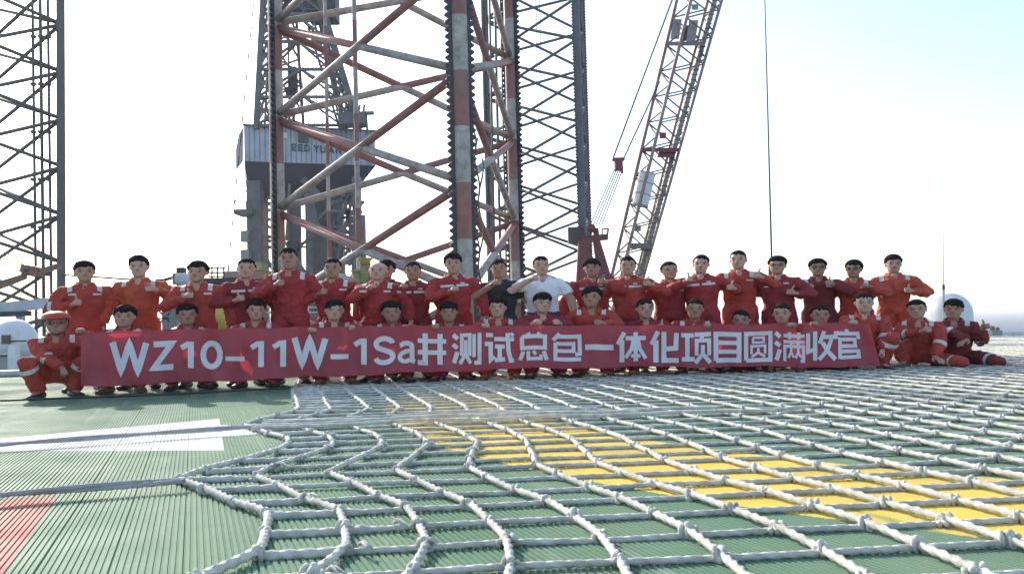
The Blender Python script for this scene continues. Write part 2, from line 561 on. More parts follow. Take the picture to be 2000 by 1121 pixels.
def in_view(X, Y):
    return Y > 1.5 and X < 0.70 * Y + 1.2 and Y < 24.2
RR = 0.0125
def add_rope(P, r, name='rope', material=None, sides=None, parent=net, tw0=0.17):
    Q = resample(P, None)
    dd = np.linalg.norm(Q - np.array([0, 0, CAM_H]), axis=1)
    tw = tw0 * np.clip((8.5 - dd) / 3.0, 0.0, 1.0)
    V, F = rope_arrays(Q, r if not callable(r) else r(Q), sides or 8, tw)
    return link(name, np_mesh(name, V, F, material or Mrope), parent)
# ropes running away from the camera
for j in range(NJ):
    P = [(GX[i, j], GY[i, j], GZ[i, j] + (0.012 if i % 2 else 0.006)) for i in range(NI) if in_view(GX[i, j], GY[i, j])]
    if len(P) > 3:
        add_rope(P, RR * (1.35 if j == 0 else 1.15), 'rope', tw0=0.27)
# ropes running across
for i in range(NI):
    P = [(GX[i, j], GY[i, j], GZ[i, j] - 0.006 + 0.012 * noise.noise((i * 2.2, j * 0.6, 8))) for j in range(NJ) if in_view(GX[i, j], GY[i, j])]
    if len(P) < 3: continue
    x0 = P[0][0]
    def rad(Q, x0=x0, L_=0.28 + 0.2 * random.random()):
        e = np.clip(1 - (Q[:, 0] - x0) / L_, 0, 1)
        lump = np.exp(-((Q[:, 0] - x0 - L_) / 0.03) ** 2)
        return RR * (1 + 0.55 * (e > 0.02) + 0.5 * lump)
    add_rope(P, rad, 'rope', tw0=0.2)
# loose seam lines gathered across the net
for q in range(4):
    P = []
    for j in range(0, (14, 10, 12, 9)[q]):
        X = GX[15, j]; Y = GY[15, j] - 0.10 + 0.15 * q + 0.13 * noise.noise((j * 0.55, q * 3.7, 1))
        P.append((X, Y, 0.045 + 0.04 * abs(noise.noise((j * .9, q, 2)))))
    add_rope(P, RR * 1.15, 'rope', tw0=0.06)
# knots at the crossings: one shared mesh
kb = MB()
pts = []
turns = 2.0
for k in range(29):
    t = k / 28
    an = 2 * math.pi * turns * t
    pts.append(((t - 0.5) * 0.05, 0.0205 * math.cos(an), 0.0205 * math.sin(an)))
kb.tube(pts, 0.0098, 6)
kb.capsule([(0.0, -0.022, -0.004), (0.0, 0.022, 0.008)], 0.0155, 6)
knot_me = kb.mesh('knot', Mrope, True)
cross = []
for i in range(NI):
    for j in range(NJ):
        X, Y, Z = GX[i, j], GY[i, j], GZ[i, j]
        if in_view(X, Y) and X < 0.66 * Y and Y < 13:
            cross.append((Y, X, Z, i, j))
cross.sort()
far = MB()
for k, (Y, X, Z, i, j) in enumerate(cross):
    rz = R(random.uniform(-25, 25) - 20)
    if k < 280:
        o = link('knot', knot_me, net, (X, Y, Z + 0.002))
        o.rotation_euler = (R(random.uniform(0, 360)), R(random.uniform(-12, 12)), rz)
        s_ = random.uniform(0.85, 1.12)
        o.scale = (s_, s_, s_)
    else:
        a = Vector((math.cos(rz), math.sin(rz), 0)) * 0.03
        far.capsule([Vector((X, Y, Z)) - a, Vector((X, Y, Z)) + a], 0.019, 5)
tag(far.build('knot', Mrope, net, True), kind='stuff')
# loose rope ends sticking out of the splices
for (i, L_) in ((2, .42), (3, .36), (4, .5), (6, .33), (9, .4), (11, .3), (13, .3)):
    X, Y, Z = GX[i, 0] + L_, 0, 0
    Y = row_y(i, X)
    re_ = MB()
    for q_ in range(4):
        dx_, dy_ = random.uniform(-.02, .03), random.uniform(-.035, .01)
        re_.capsule([(X, Y, 0.035), (X + .02 + dx_ * .4, Y - .02 + dy_ * .4, .05), (X + .05 + dx_, Y - .04 + dy_, .03 + random.uniform(-.01, .012))], [0.007, 0.0065, 0.004], 5)
    re_.build('rope_end', Mrope, net, True)

# tie ropes pulling the net to the left
def tie(name, px, label, r, mtl, strands):
    P0 = [gnd(*q, 0.05) for q in px]
    root = empty(name, P0[0], label, 'rope', 'tie ropes of the landing net')
    d = (P0[-1] - P0[-2]).normalized()
    P0.append(P0[-1] + d * 7)
    for s_ in range(strands):
        Q = []
        tot = 0
        fine = []
        for a, c in zip(P0[:-1], P0[1:]):
            nn = max(2, int((c - a).length / 0.07))
            for k in range(nn): fine.append(a + (c - a) * (k / nn))
        for k, p in enumerate(fine):
            an = k * 0.28 + s_ * math.pi
            Q.append(p + Vector((0, math.cos(an) * r * 1.1, math.sin(an) * r * 0.7)) * (1 if strands > 1 else 0) - root.location)
        V, F = rope_arrays(resample([tuple(q + root.location) for q in Q], None) - np.array(root.location), r, 8, 0.12)
        link('strand', np_mesh('strand', V, F, mtl), root)
tie('tie_rope', [(505, 832), (300, 846), (0, 868)], 'grey double tie rope crossing the white deck marking', 0.0115, Mrope_d, 2)
tie('tie_rope', [(360, 938), (180, 951), (0, 966)], 'grey double tie rope nearest the camera beside the pink deck stripe', 0.0125, Mrope_d, 2)
tie('tie_rope', [(565, 757), (330, 770), (80, 779), (0, 782)], 'thin tie rope, its shade painted dark, lying under the boots of the crouching men', 0.013, MAT['boot'], 1)  # rope in shadow: the shade is put into its near-black colour

# ------------------------------------------------------------------ jack-up legs
LEG_D = 27.0
BAY = 0.1388 * LEG_D
Z0 = CAM_H + 0.171 * LEG_D
Mband = banded_paint('leg_paint_bands', Z0, BAY, (0.32, 0.12, 0.10), (0.50, 0.44, 0.38))

def jackup_leg(label, chords, rch, rbr, znodes, mats, rack_hw=None, pitch=0.24, toothd=0.12, ztop=26, zbot=-26.6, horiz=False):
    c3 = [Vector((x, y, 0)) for x, y in chords]
    cen = sum(c3, Vector()) / 3
    root = empty('jackup_leg', (cen.x, cen.y, zbot), label, 'rig leg')
    L0 = root.location
    for k, c in enumerate(c3):
        mch = mats[k] if isinstance(mats, list) else mats
        MB().tube([c + Vector((0, 0, z)) - L0 for z in np.linspace(zbot, ztop, 12)], rch, 18).build('chord', mch, root, True)
        if rack_hw:
            rad = (c - cen).normalized()
            tdir = Vector((-rad.y, rad.x, 0))
            th = 0.065
            z_lo, z_hi = -8.0, ztop
            nt_ = int((z_hi - z_lo) / pitch)
            for sgn in (1, -1):
                pf = []
                for q in range(nt_):
                    z = z_lo + q * pitch
                    pf += [(rack_hw - toothd, z), (rack_hw, z + pitch * 0.34), (rack_hw, z + pitch * 0.5), (rack_hw - toothd, z + pitch * 0.84)]
                rk = MB()
                base = rch * 0.6
                n_ = len(pf)
                V = []
                for w, z in pf:
                    for dpt in (-th, th):
                        V.append(c - L0 + tdir * (sgn * w) + rad * dpt + Vector((0, 0, z)))
                for w, z in pf:
                    for dpt in (-th, th):
                        V.append(c - L0 + tdir * (sgn * base) + rad * dpt + Vector((0, 0, z)))
                F = []
                for q in range(n_ - 1):
                    a, b2 = 2 * q, 2 * (q + 1)
                    o_ = 2 * n_
                    F += [(a, b2, b2 + 1, a + 1), (a, a + o_, b2 + o_, b2), (a + 1, b2 + 1, b2 + 1 + o_, a + 1 + o_)]
                rk.add(V, F).build('rack', MAT['rack'], root)
    for (p, q) in ((0, 1), (1, 2), (2, 0)):
        a, b2 = c3[p], c3[q]
        t = (b2 - a).normalized()
        for k in range(len(znodes) - 1):
            zl, zh = znodes[k], znodes[k + 1]
            g_ = 0.14
            for s0, s1 in ((zl + g_, zh - g_), (zh - g_, zl + g_)):
                s_off = t.cross(Vector((0, 0, 1))) * (0.03 if s0 < s1 else -0.03)
                pa = a + t * rch * 0.7 + Vector((0, 0, s0)) + s_off
                pb = b2 - t * rch * 0.7 + Vector((0, 0, s1)) + s_off
                MB().tube([pa - L0, pb - L0], rbr, 10).build('brace', mats if not isinstance(mats, list) else mats[3], root, True)
            if horiz:
                MB().tube([a + Vector((0, 0, zl)) - L0, b2 + Vector((0, 0, zl)) - L0], rbr * .9, 8).build('brace', mats if not isinstance(mats, list) else mats[3], root, True)
    return root, c3
D = LEG_D
def xz(px, py, Y):
    p = at(px, py, Y); return (p.x, p.y)
# chord plan positions, taken half way up
A_, B_, C_ = xz(541, 320, 1.2 * D), xz(903, 320, D), xz(1003, 320, 1.39 * D)
zn = [Z0 + BAY * k for k in range(-4, 6)]
legA, cA = jackup_leg('tall triangular lattice leg with red and white bands and black toothed racks', [A_, B_, C_], 0.275, 0.145, zn, Mband, 0.50)
# slim pipes and walkway steel inside the main leg
Lr = legA.location
for px, dd, rr in ((640, 1.21 * D, 0.075), (697, 1.19 * D, 0.095)):
    MB().tube([at(px + (y - 300) * 0.018, y, dd) - Lr for y in (-120, 0, 100, 200, 300, 400, 520, 620)], rr, 10).build('riser_pipe', Mband, legA, True)
for px, dd, rr in ((962, 1.33 * D, 0.05),):
    MB().tube([at(px + (y - 300) * 0.02, y, dd) - Lr for y in (-120, 300, 620)], rr, 8).build('riser_pipe', MAT['brownleg'], legA, True)
# hanging hose and chain near the middle chord
for k in range(3):
    px = 925 + 7 * k
    pts = [at(px + 5 * math.sin(y * 0.05 + k * 2), y, 1.02 * D + 0.3 * k) - Lr for y in range(230 + 40 * k, 640, 12)]
    MB().tube(pts, 0.035, 5).build('hose', MAT['brownleg'], legA, True)

# second leg, far right, grey
zr = [CAM_H + 79 * (632 - y) / FPX for y in (655, 577, 500, 422, 345, 268, 190, 113, 35, -42, -120)]
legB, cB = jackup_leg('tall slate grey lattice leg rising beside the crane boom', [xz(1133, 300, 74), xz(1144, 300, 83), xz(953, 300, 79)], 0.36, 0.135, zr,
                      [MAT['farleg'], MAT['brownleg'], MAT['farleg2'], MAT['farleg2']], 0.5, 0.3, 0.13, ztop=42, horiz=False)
for px, rr in ((973, 0.13), (984, 0.09)):
    MB().tube([at(px + (y - 300) * 0.022, y, 76) - legB.location for y in (-120, 300, 640)], rr, 8).build('riser_pipe', MAT['farleg2'], legB, True)
for px in (1052, 1059):
    MB().tube([at(px + (y - 300) * 0.02 + 1.5 * math.sin(y * .03), y, 77) - legB.location for y in range(-120, 640, 40)], 0.03, 5).build('hanging_line', MAT['rope_wire'], legB)
# third leg at the left edge, dark grey
zl = [CAM_H + 63 * (648 - y) / FPX for y in (700, 607, 513, 420, 326, 233, 140, 46, -48, -140)]
ch = at(119, 300, 62)
legC, cC = jackup_leg('dark grey lattice leg at the edge of the picture with thin riser pipes', [(ch.x, ch.y), (ch.x - 9.0, ch.y - 4.4), (ch.x - 9.2, ch.y + 5.0)], 0.31, 0.145, zl,
                      MAT['farleg2'], None, ztop=36)
for px, rr in ((67, 0.11), (82, 0.13), (97, 0.11)):
    MB().tube([at(px + (y - 300) * 0.012, y, 63) - legC.location for y in (-120, 300, 690)], rr, 8).build('riser_pipe', MAT['farleg2'], legC, True)
    for y in range(60, 620, 93):
        MB().box(at(px - 2, y + 6 * (px % 5), 62.9) - legC.location, (0.34, 0.3, 0.22)).build('pipe_clamp', MAT['farleg2'], legC)

# ------------------------------------------------------------------ derrick behind the main leg
DY = 75.0
def dp(px, py, dy=0.0):
    return at(px, py, DY + dy)
der = empty('drilling_derrick', (dp(600, 520).x, DY, -9.5), 'dark tapering drilling derrick seen through the banded leg', 'derrick')
Ld = der.location
corn = []
for (tx, bx, dy) in ((470, 505, 0), (None, None, None),):
    pass
def leg_line(x_top, x_bot, dy):
    # px at y=-120 and y=252
    return lambda y: dp(x_bot + (x_top - x_bot) * (252 - y) / 372.0, y, dy)
FL = leg_line(520, 500, -1.5); FR = leg_line(588, 702, -1.5); BL = leg_line(536, 528, 8.0); BR = leg_line(592, 668, 8.0)
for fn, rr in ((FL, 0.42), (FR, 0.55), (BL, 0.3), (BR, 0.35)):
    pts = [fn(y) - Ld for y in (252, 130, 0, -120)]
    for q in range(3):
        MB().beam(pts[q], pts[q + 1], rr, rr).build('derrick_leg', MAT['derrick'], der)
levels = [245, 190, 136, 82, 28, -26, -80]
for k, y in enumerate(levels):
    for (p, q) in ((FL, FR), (FR, BR), (BR, BL), (BL, FL)):
        MB().beam(p(y) - Ld, q(y) - Ld, 0.26, 0.26).build('girt', MAT['derrick'], der)
        if k < len(levels) - 1:
            y2 = levels[k + 1]
            mid = (p(y2) + q(y2)) / 2
            MB().beam(p(y) - Ld, mid - Ld, 0.2, 0.2).build('brace', MAT['derrick'], der)
            MB().beam(q(y) - Ld, mid - Ld, 0.2, 0.2).build('brace', MAT['derrick'], der)
ML = lambda y: (FL(y) * 2 + FR(y)) / 3 + Vector((0, 5, 0))
MR = lambda y: (FL(y) + FR(y) * 5) / 6 + Vector((0, 2, 0))
for fn in (ML, MR):
    pts = [fn(y) - Ld for y in (252, 100, -120)]
    for q in range(2):
        MB().beam(pts[q], pts[q + 1], .24, .24).build('derrick_leg', MAT['derrick'], der)
for k in range(len(levels) - 1):
    y, y2 = levels[k], levels[k + 1]
    for (p, q) in ((FR, MR), (MR, BR), (FL, BL), (ML, BL)):
        MB().beam(p(y) - Ld, q(y2) - Ld, .16, .16).build('brace', MAT['derrick'], der)
        MB().beam(q(y) - Ld, p(y2) - Ld, .16, .16).build('brace', MAT['derrick'], der)
        MB().beam(p((y + y2) / 2) - Ld, q((y + y2) / 2) - Ld, .16, .16).build('girt', MAT['derrick'], der)
# ladders and pipe stands crowding the legs
for fn, dx in ((FL, 14), (FL, 24), (FR, -12), (FR, -26), (FR, -40), (BR, 6)):
    MB().tube([fn(y) + Vector((dx * 0.046, 0.4, 0)) - Ld for y in (250, 100, -100)], 0.11, 6).build('standpipe', MAT['derrick'], der)
    for y in range(240, -60, -22):
        p = fn(y)
        MB().beam(p - Ld, p + Vector((dx * 0.046, 0.4, 0.25)) - Ld, 0.13, 0.13).build('ladder_rung', MAT['derrick'], der)
for k in range(9):
    px = 562 + k * 9 + (k % 3) * 2
    MB().tube([dp(px, -80, 3) - Ld, dp(px + 3, 250, 3) - Ld], 0.035 if k != 0 else .09, 5).build('drilling_line', MAT['rope_wire'], der)
tb = MB(); tb.box(dp(572, 155, 3) - Ld, (0.8, 0.7, 2.2)); tb.box(dp(570, 180, 3) - Ld, (1.1, 0.5, 0.9)); tb.tube([dp(573, 185, 3) - Ld, dp(573, 250, 3) - Ld], 0.13, 6)
tb.build('travelling_block', MAT['dark'], der)
mb = MB(); mb.box(dp(600, 28, 2) - Ld, (5.4, 3, 0.5)); mb.box(dp(585, 12, 1) - Ld, (2.6, 1.5, 1.3)); mb.box(dp(632, 18, 0) - Ld, (2.6, 2, 2.4))
mb.build('monkey_board', MAT['dark'], der)
tp = MB(); tp.box(dp(612, 4, -1) - Ld, (2.6, 0.3, 1.9), Euler((0, .3, 0)).to_matrix()); tp.build('wind_wall', mat('tarpaulin', (.07, .07, .11), .7), der)
# service platform right of the cabin
pf = MB(); pf.box(dp(690, 235, -2) - Ld, (2.2, 2, 1.0)); pf.box(dp(702, 222, -2) - Ld, (2.6, .3, .3)); pf.beam(dp(715, 222, -2) - Ld, dp(718, 262, -2) - Ld, .18, .18)
for k in range(5): pf.beam(dp(668 + 9 * k, 248, -2) - Ld, dp(676 + 9 * k, 205, -2) - Ld, .16, .16)
pf.build('service_platform', MAT['derrick'], der)

# cabin with blue cladding, its left end turned towards us
CYAW = R(18)
cab = empty('drill_floor_cabin', dp(604, 330), 'blue grey corrugated cabin with faded dark lettering under the derrick', 'cabin', rz=CYAW)
Lc = cab.location.copy()
cx_ = lambda px: (dp(px, 300).x - Lc.x) / math.cos(CYAW)
fx0, fx1 = cx_(489), cx_(727)
zt, zb = dp(604, 251).z - Lc.z, dp(604, 319).z - Lc.z
W_ = fx1 - fx0
MB().box(((fx0 + fx1) / 2, 4.2, (zt + zb) / 2), (W_, 8.0, zt - zb)).build('cabin_shell', MAT['cladding'], cab)
npan = 26
pan_me = MB().box((0, 0, 0), (W_ / npan * 0.80, 0.13, (zt - zb) * 0.998)).mesh('cladding_panel', MAT['cladding'])
for k in range(npan):
    link('cladding_panel', pan_me, cab, (fx0 + (k + 0.5) * W_ / npan, 0.14, (zt + zb) / 2))
MB().box(((fx0 + fx1) / 2, 0.1, zt + 0.06), (W_ + .2, .4, .12)).build('roof_trim', MAT['farleg'], cab)
lf = MB()
q0 = [(fx0 - .02, 0.2, zt - .1), (fx0 - 0.45, -.2, zt - 0.9), (fx0 - .72, -.4, zt - 2.4), (fx0 - .72, -.4, zb - .9), (fx0 - .1, 0.2, zb)]
lf.add(q0 + [(x, y + .12, z) for x, y, z in q0], [(0, 1, 2, 3, 4), (9, 8, 7, 6, 5)] + [(k, k + 5, (k + 1) % 5 + 5, (k + 1) % 5) for k in range(5)])
lf.build('end_flap', MAT['cream'], cab)
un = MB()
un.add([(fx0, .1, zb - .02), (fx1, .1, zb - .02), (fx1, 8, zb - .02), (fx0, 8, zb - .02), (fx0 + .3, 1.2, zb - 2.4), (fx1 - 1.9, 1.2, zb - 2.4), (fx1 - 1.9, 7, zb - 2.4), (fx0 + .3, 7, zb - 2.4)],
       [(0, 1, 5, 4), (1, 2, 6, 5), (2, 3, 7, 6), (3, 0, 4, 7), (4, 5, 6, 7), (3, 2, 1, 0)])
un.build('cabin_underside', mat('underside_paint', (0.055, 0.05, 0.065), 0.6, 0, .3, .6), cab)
def cf(px, py): return Vector((cx_(px), 0.0, dp(px, py).z - Lc.z))
for px, py, w, h in ((559, 268, .6, .5), (594, 270, .95, .95), (551, 268, .35, .6)):
    MB().box(cf(px, py) + Vector((0, .05, 0)), (w, .10, h)).build('window', MAT['text'] if px == 594 else MAT['white'], cab)
# lettering, the same dark glyphs as on the cladding
GL = {'E': [((0, 0), (0, 10)), ((0, 9.2), (6, 9.2)), ((0, 5), (5, 5)), ((0, .8), (6, .8))],
      'D': [((0, 0), (0, 10)), ((0, 9.2), (5, 9.2)), ((0, .8), (5, .8)), ((6, 8.6), (6, 1.4))],
      'Y': [((0, 10), (3.3, 5)), ((6.6, 10), (3.3, 5)), ((3.3, 5), (3.3, 0))], 'U': [((0, 10), (0, 1)), ((0, .8), (6, .8)), ((6, 1), (6, 10))],
      'A': [((0, 0), (3.2, 10)), ((6.4, 0), (3.2, 10)), ((1, 3.2), (5.4, 3.2))], 'N': [((0, 0), (0, 10)), ((0, 10), (6, 0)), ((6, 0), (6, 10))]}
for chx, px in (('E', 573.5), ('E', 585), ('D', 596), ('Y', 613), ('U', 625.5), ('A', 640), ('N', 654)):
    lt = MB()
    for n_, (p, q) in enumerate(GL[chx]):
        pw = lambda v: cf(px + v[0] * 1.3, 296.5 - v[1] * 1.30) + Vector((0, .05 - n_ * 0.003, 0))
        lt.beam(pw(p), pw(q), 0.12, 0.12)
    lt.build('letter', MAT['text'], cab)

# substructure under the cabin
sub = empty('rig_substructure', (dp(600, 520).x, DY, -9.5), 'dark steel columns and shed below the blue cabin', 'substructure')
Ls = sub.location
def sbox(name, x0, x1, y0, y1, dy, depth, mtl=MAT['derrick']):
    a, c = dp(x0, y1, dy), dp(x1, y0, dy)
    MB().box(((a.x + c.x) / 2 - Ls.x, DY + dy + depth / 2 - Ls.y, (a.z + c.z) / 2 - Ls.z), (c.x - a.x, depth, c.z - a.z)).build(name, mtl, sub)
def sbeam(name, p, q, dy, w, mtl=MAT['derrick']):
    MB().beam(dp(*p, dy) - Ls, dp(*q, dy) - Ls, w, w).build(name, mtl, sub)
sbox('column', 485, 508, 352, 700, -1, 1.0)
sbox('column', 510, 520, 352, 700, 2, .6)
sbox('column', 566, 574, 360, 700, 2, .5); sbox('column', 578, 585, 360, 700, 1, .5)
sbox('column', 693, 703, 345, 700, -1, .6); sbox('column', 704, 712, 420, 700, -1, .6); sbox('column', 600, 608, 360, 700, 0, .5)
sbox('shed_wall', 611, 650, 388, 700, 2, 3.0)
sbox('shed_wall', 655, 668, 362, 700, 3.0, 1.0); sbox('shed_wall', 690, 697, 440, 700, 2.2, .5)
for y_ in (395, 425, 455, 485, 515): sbeam('girt', (650, y_), (712, y_), 1.0, .25); sbeam('brace', (652, y_), (680, y_ + 28), 1.0, .2); sbeam('brace', (710, y_), (682, y_ + 28), 1.0, .2)
for k in range(9): sbox('shed_rib', 612 + k * 4.2, 613.6 + k * 4.2, 388, 560, 1.85, .12)
for (p, q, w) in (((600, 365), (616, 440), .7), ((592, 350), (625, 385), .6), ((640, 470), (690, 430), .3), ((660, 395), (700, 372), .25), ((690, 380), (655, 520), .25), ((670, 380), (704, 520), .25), ((675, 500), (705, 400), .22),
                  ((660, 430), (705, 350), .22), ((683, 360), (683, 520), .22), ((690, 470), (712, 520), .22), ((508, 390), (535, 405), .2), ((508, 430), (535, 450), .22), ((500, 480), (535, 530), .25), ((508, 480), (530, 520), .22), ((612, 440), (652, 395), .22), ((640, 445), (690, 440), .2),
                  ((566, 360), (560, 470), .25), ((560, 500), (612, 460), .25), ((572, 500), (600, 540), .4), ((555, 470), (572, 500), .2), ((645, 412), (708, 414), .25), ((580, 482), (612, 483), .2)):
    sbeam('brace', p, q, 0.0, w)
for y in (397, 410, 428, 462, 470, 482): sbeam('girt', (490, y), (535, y + 1), 0, .3)
sbox('machinery_box', 560, 582, 470, 486, -.5, 1.2, MAT['dark'])
sbox('platform', 456, 492, 408, 418, -2, 2.5)
for k in range(6): sbeam('railing_post', (457 + 6 * k, 408), (457 + 6 * k, 393), -2, .07)
sbeam('railing_bar', (456, 394), (490, 393), -2, .07); sbeam('railing_bar', (458, 394), (484, 370), -2, .07)
sbox('lamp_box', 470, 484, 450, 472, -1.5, .8, MAT['greygreen']); sbox('lamp_box', 470, 486, 487, 508, -1.5, .8, MAT['greygreen'])
sbox('orange_tank', 486, 560, 528, 600, -6, 3, mat('tank_orange', (.35, .2, .1), .6, 0, .4, 2)); sbox('tank_top', 494, 512, 512, 528, -5, 1.5, MAT['yellowgreen'])
sbeam('vertical_pipe', (519, 400), (519, 560), -3, .3, mat('rusty_pipe', (.28, .15, .1), .6, 0, .4, 3))

# guy rope left of the derrick, hanging rope with flags of tape
gr = empty('guy_wire', at(447, 520, 60), 'thin dashed guy wire slanting beside the derrick cabin', 'wire')
for k in range(26):
    y0, y1 = -10 + k * 21, -10 + k * 21 + 21
    xx = lambda y: 496 - (y / 520.0) * 50
    MB().tube([at(xx(y0), y0, 60) - gr.location, at(xx(y1), y1, 60) - gr.location], 0.05 if k % 2 else 0.025, 5).build('wire_strand', MAT['rope_wire'], gr)
MB().tube([gr.location - gr.location, at(442, 700, 60) - gr.location], 0.03, 5).build('wire_strand', MAT['rope_wire'], gr)
gw = empty('stay_wire', at(722, 470, 70), 'thin stay wire hanging down beside the cabin end', 'wire')
MB().tube([at(640, 0, 70) - gw.location, at(716, 225, 70) - gw.location, at(719, 320, 70) - gw.location, at(722, 620, 70) - gw.location], 0.03, 5).build('wire_strand', MAT['rope_wire'], gw)

# ------------------------------------------------------------------ crane boom on the right
CY = 45.0
crane = empty('lattice_crane', at(1235, 560, CY), 'pale tan lattice crane boom leaning up to the right with red gantry', 'crane')
Lk = crane.location
def cp(px, py, dy=0.0): return at(px, py, CY + dy)
L1 = lambda y: cp(1322 - y * 0.2357, y, 0)
L2 = lambda y: cp(1350 - y * 0.2525, y, -1.1)
R1 = lambda y: cp(1383 - y * 0.260, y, 1.1)
R2 = lambda y: cp(1410 - y * 0.2830, y, 0)
ys = [645, 590, 545, 495, 445, 395, 345, 292, 240, 190, 140, 88, 35, -20, -70]
for fn in (L1, L2, R1, R2):
    MB().tube([fn(y) - Lk for y in ys], 0.095 if fn in (L1, L2) else 0.085, 8).build('boom_chord', MAT['boom'], crane, True)
for k in range(len(ys) - 1):
    y, y2 = ys[k], ys[k + 1]
    ym = (y + y2) / 2
    for (p, q, off) in ((L1, L2, 0), (L2, R2, 12), (R1, R2, 0), (L1, R1, 12)):
        MB().tube([p(y) - Lk, q(ym + off) - Lk], 0.046, 6).build('lacing', MAT['boomgrey'], crane)
        MB().tube([q(ym + off) - Lk, p(y2) - Lk], 0.046, 6).build('lacing', MAT['boomgrey'], crane)
wk = lambda y: cp(1396 - y * 0.272, y, 0.5)
pts = [wk(y) for y in ys]
for q in range(len(pts) - 1):
    MB().beam(pts[q] - Lk, pts[q + 1] - Lk, 0.30, 0.26).build('walkway_tray', MAT['tan'], crane)
rung_me = MB().box((0, 0, 0), (0.34, 0.05, 0.05)).mesh('walkway_rung', MAT['boomgrey'])
for y in range(580, -60, -9):
    link('walkway_rung', rung_me, crane, wk(y) - Lk + Vector((0, -0.16, 0)))
def cbox(name, x0, x1, y0, y1, dy, depth, mtl, sh=0.0):
    vs = []
    for yy, d2 in ((0, 0), (0, depth)):
        vs += [cp(x0 - sh, y1, dy + d2) - Lk, cp(x1 - sh, y1, dy + d2) - Lk, cp(x1 + sh, y0, dy + d2) - Lk, cp(x0 + sh, y0, dy + d2) - Lk]
    return MB().add(vs, [(0, 1, 2, 3), (7, 6, 5, 4), (0, 4, 5, 1), (1, 5, 6, 2), (2, 6, 7, 3), (3, 7, 4, 0)]).build(name, mtl, crane)
Mbox = mat('grey_canvas', (0.36, 0.34, 0.33), 0.7, 0, .25, 3)
cbox('gear_box', 1312, 1329, 38, 77, -.4, .9, Mbox, 3); cbox('gear_box', 1343, 1361, 40, 82, -.4, .9, Mbox, 3); cbox('gear_box', 1331, 1343, 50, 80, .3, .5, MAT['boomgrey'], 2)
cbox('platform', 1303, 1378, 82, 90, -1.0, 2.0, MAT['boomgrey'], 1); cbox('floodlight', 1351, 1364, 9, 20, -.4, .5, MAT['greygreen'])
cbox('floodlight', 1288, 1301, 259, 271, -.5, .5, MAT['cranered'])
cbox('platform', 1253, 1324, 289, 297, -1.0, 2.0, MAT['cranered'], 1); cbox('platform_grating', 1285, 1318, 297, 308, -.8, 1.6, MAT['cranered'], 2)
cbox('platform', 1228, 1273, 475, 486, -.8, 1.4, MAT['boomgrey'], 1); cbox('floodlight', 1240, 1252, 440, 452, -.4, .5, MAT['greygreen'])
# white drum cylinder slung inside the boom
dr = MB(); a, c = cp(1250, 403, -.7), cp(1265, 338, -.7)
dr.tube([a - Lk, a + (c - a) * .03 - Lk, a + (c - a) * .5 - Lk, a + (c - a) * .97 - Lk, c - Lk], [.42, .44, .44, .44, .42], 16)
dr.build('white_drum', MAT['white'], crane, False)
for f_ in (.02, .35, .68, .98):
    MB().tube([a + (c - a) * (f_ - .012) - Lk, a + (c - a) * (f_ + .012) - Lk], .455, 16).build('drum_hoop', MAT['boomgrey'], crane)
# pendant ropes, floating block, gantry
for p, q in (((1316, -8), (1198, 308)), ((1288, 160), (1219, 308))):
    MB().tube([cp(*p, -.5) - Lk, cp(*q, -.5) - Lk], .045, 6).build('pendant_rope', MAT['rope_wire'], crane)
bl = MB(); a = cp(1208, 323, -.5) - Lk
bl.box(a, (.42, .5, .55)); bl.box(a + Vector((0, 0, .32)), (.66, .4, .14)); bl.box(a + Vector((.18, 0, -.3)), (.12, .3, .3))
bl.build('bridle_block', MAT['cranered'], crane)
for k in range(5):
    MB().tube([cp(1200 + 4 * k, 332, -.5 + .06 * k) - Lk, cp(1153 + 5.5 * k, 440, -.5 + .06 * k) - Lk], .032, 5).build('luffing_rope', MAT['rope_wire'], crane)
MB().tube([cp(1155, 446, -.8) - Lk, cp(1155, 446, .8) - Lk], .24, 14).build('gantry_sheave', MAT['cranered'], crane, True)
for p, q, w in (((1163, 446), (1166, 470), .3), ((1135, 467), (1187, 463), .32), ((1165, 468), (1199, 580), .34), ((1148, 468), (1146, 580), .42), ((1140, 470), (1134, 580), .6), ((1163, 470), (1178, 580), .3), ((1150, 520), (1190, 545), .2), ((1186, 462), (1188, 446), .1), ((1176, 447), (1189, 447), .08), ((1176, 447), (1176, 463), .08)):
    MB().beam(cp(*p) - Lk, cp(*q) - Lk, w, w).build('gantry_beam', MAT['cranered'], crane)
MB().box(cp(1190, 698) - Lk, (4.4, 4, 3.2)).build('machinery_house', MAT['cranered'], crane)
MB().tube([cp(1190, 690) - Lk, cp(1190, 1060) - Lk], 1.2, 16).build('pedestal', MAT['white'], crane, True)
MB().box(cp(1125, 460, .8) - Lk, (.9, .7, .9)).build('gantry_winch', MAT['brownleg'], crane)

# crane load line hanging in front of the sky
ll = empty('load_line', at(1507, 500, 30), 'single dark cable hanging straight down over the men on the right', 'cable')
MB().tube([at(1493 + (y + 30) * 0.0264, y, 30) - ll.location for y in (-60, 60, 180, 300, 400, 520)], [.018, .022, .026, .03, .034, .036], 6).build('cable_strand', MAT['rope_wire'], ll, True)
MB().capsule([at(1507, 520, 30) - ll.location, at(1507, 560, 30) - ll.location], .12, 8).build('hook_weight', MAT['dark'], ll, True)

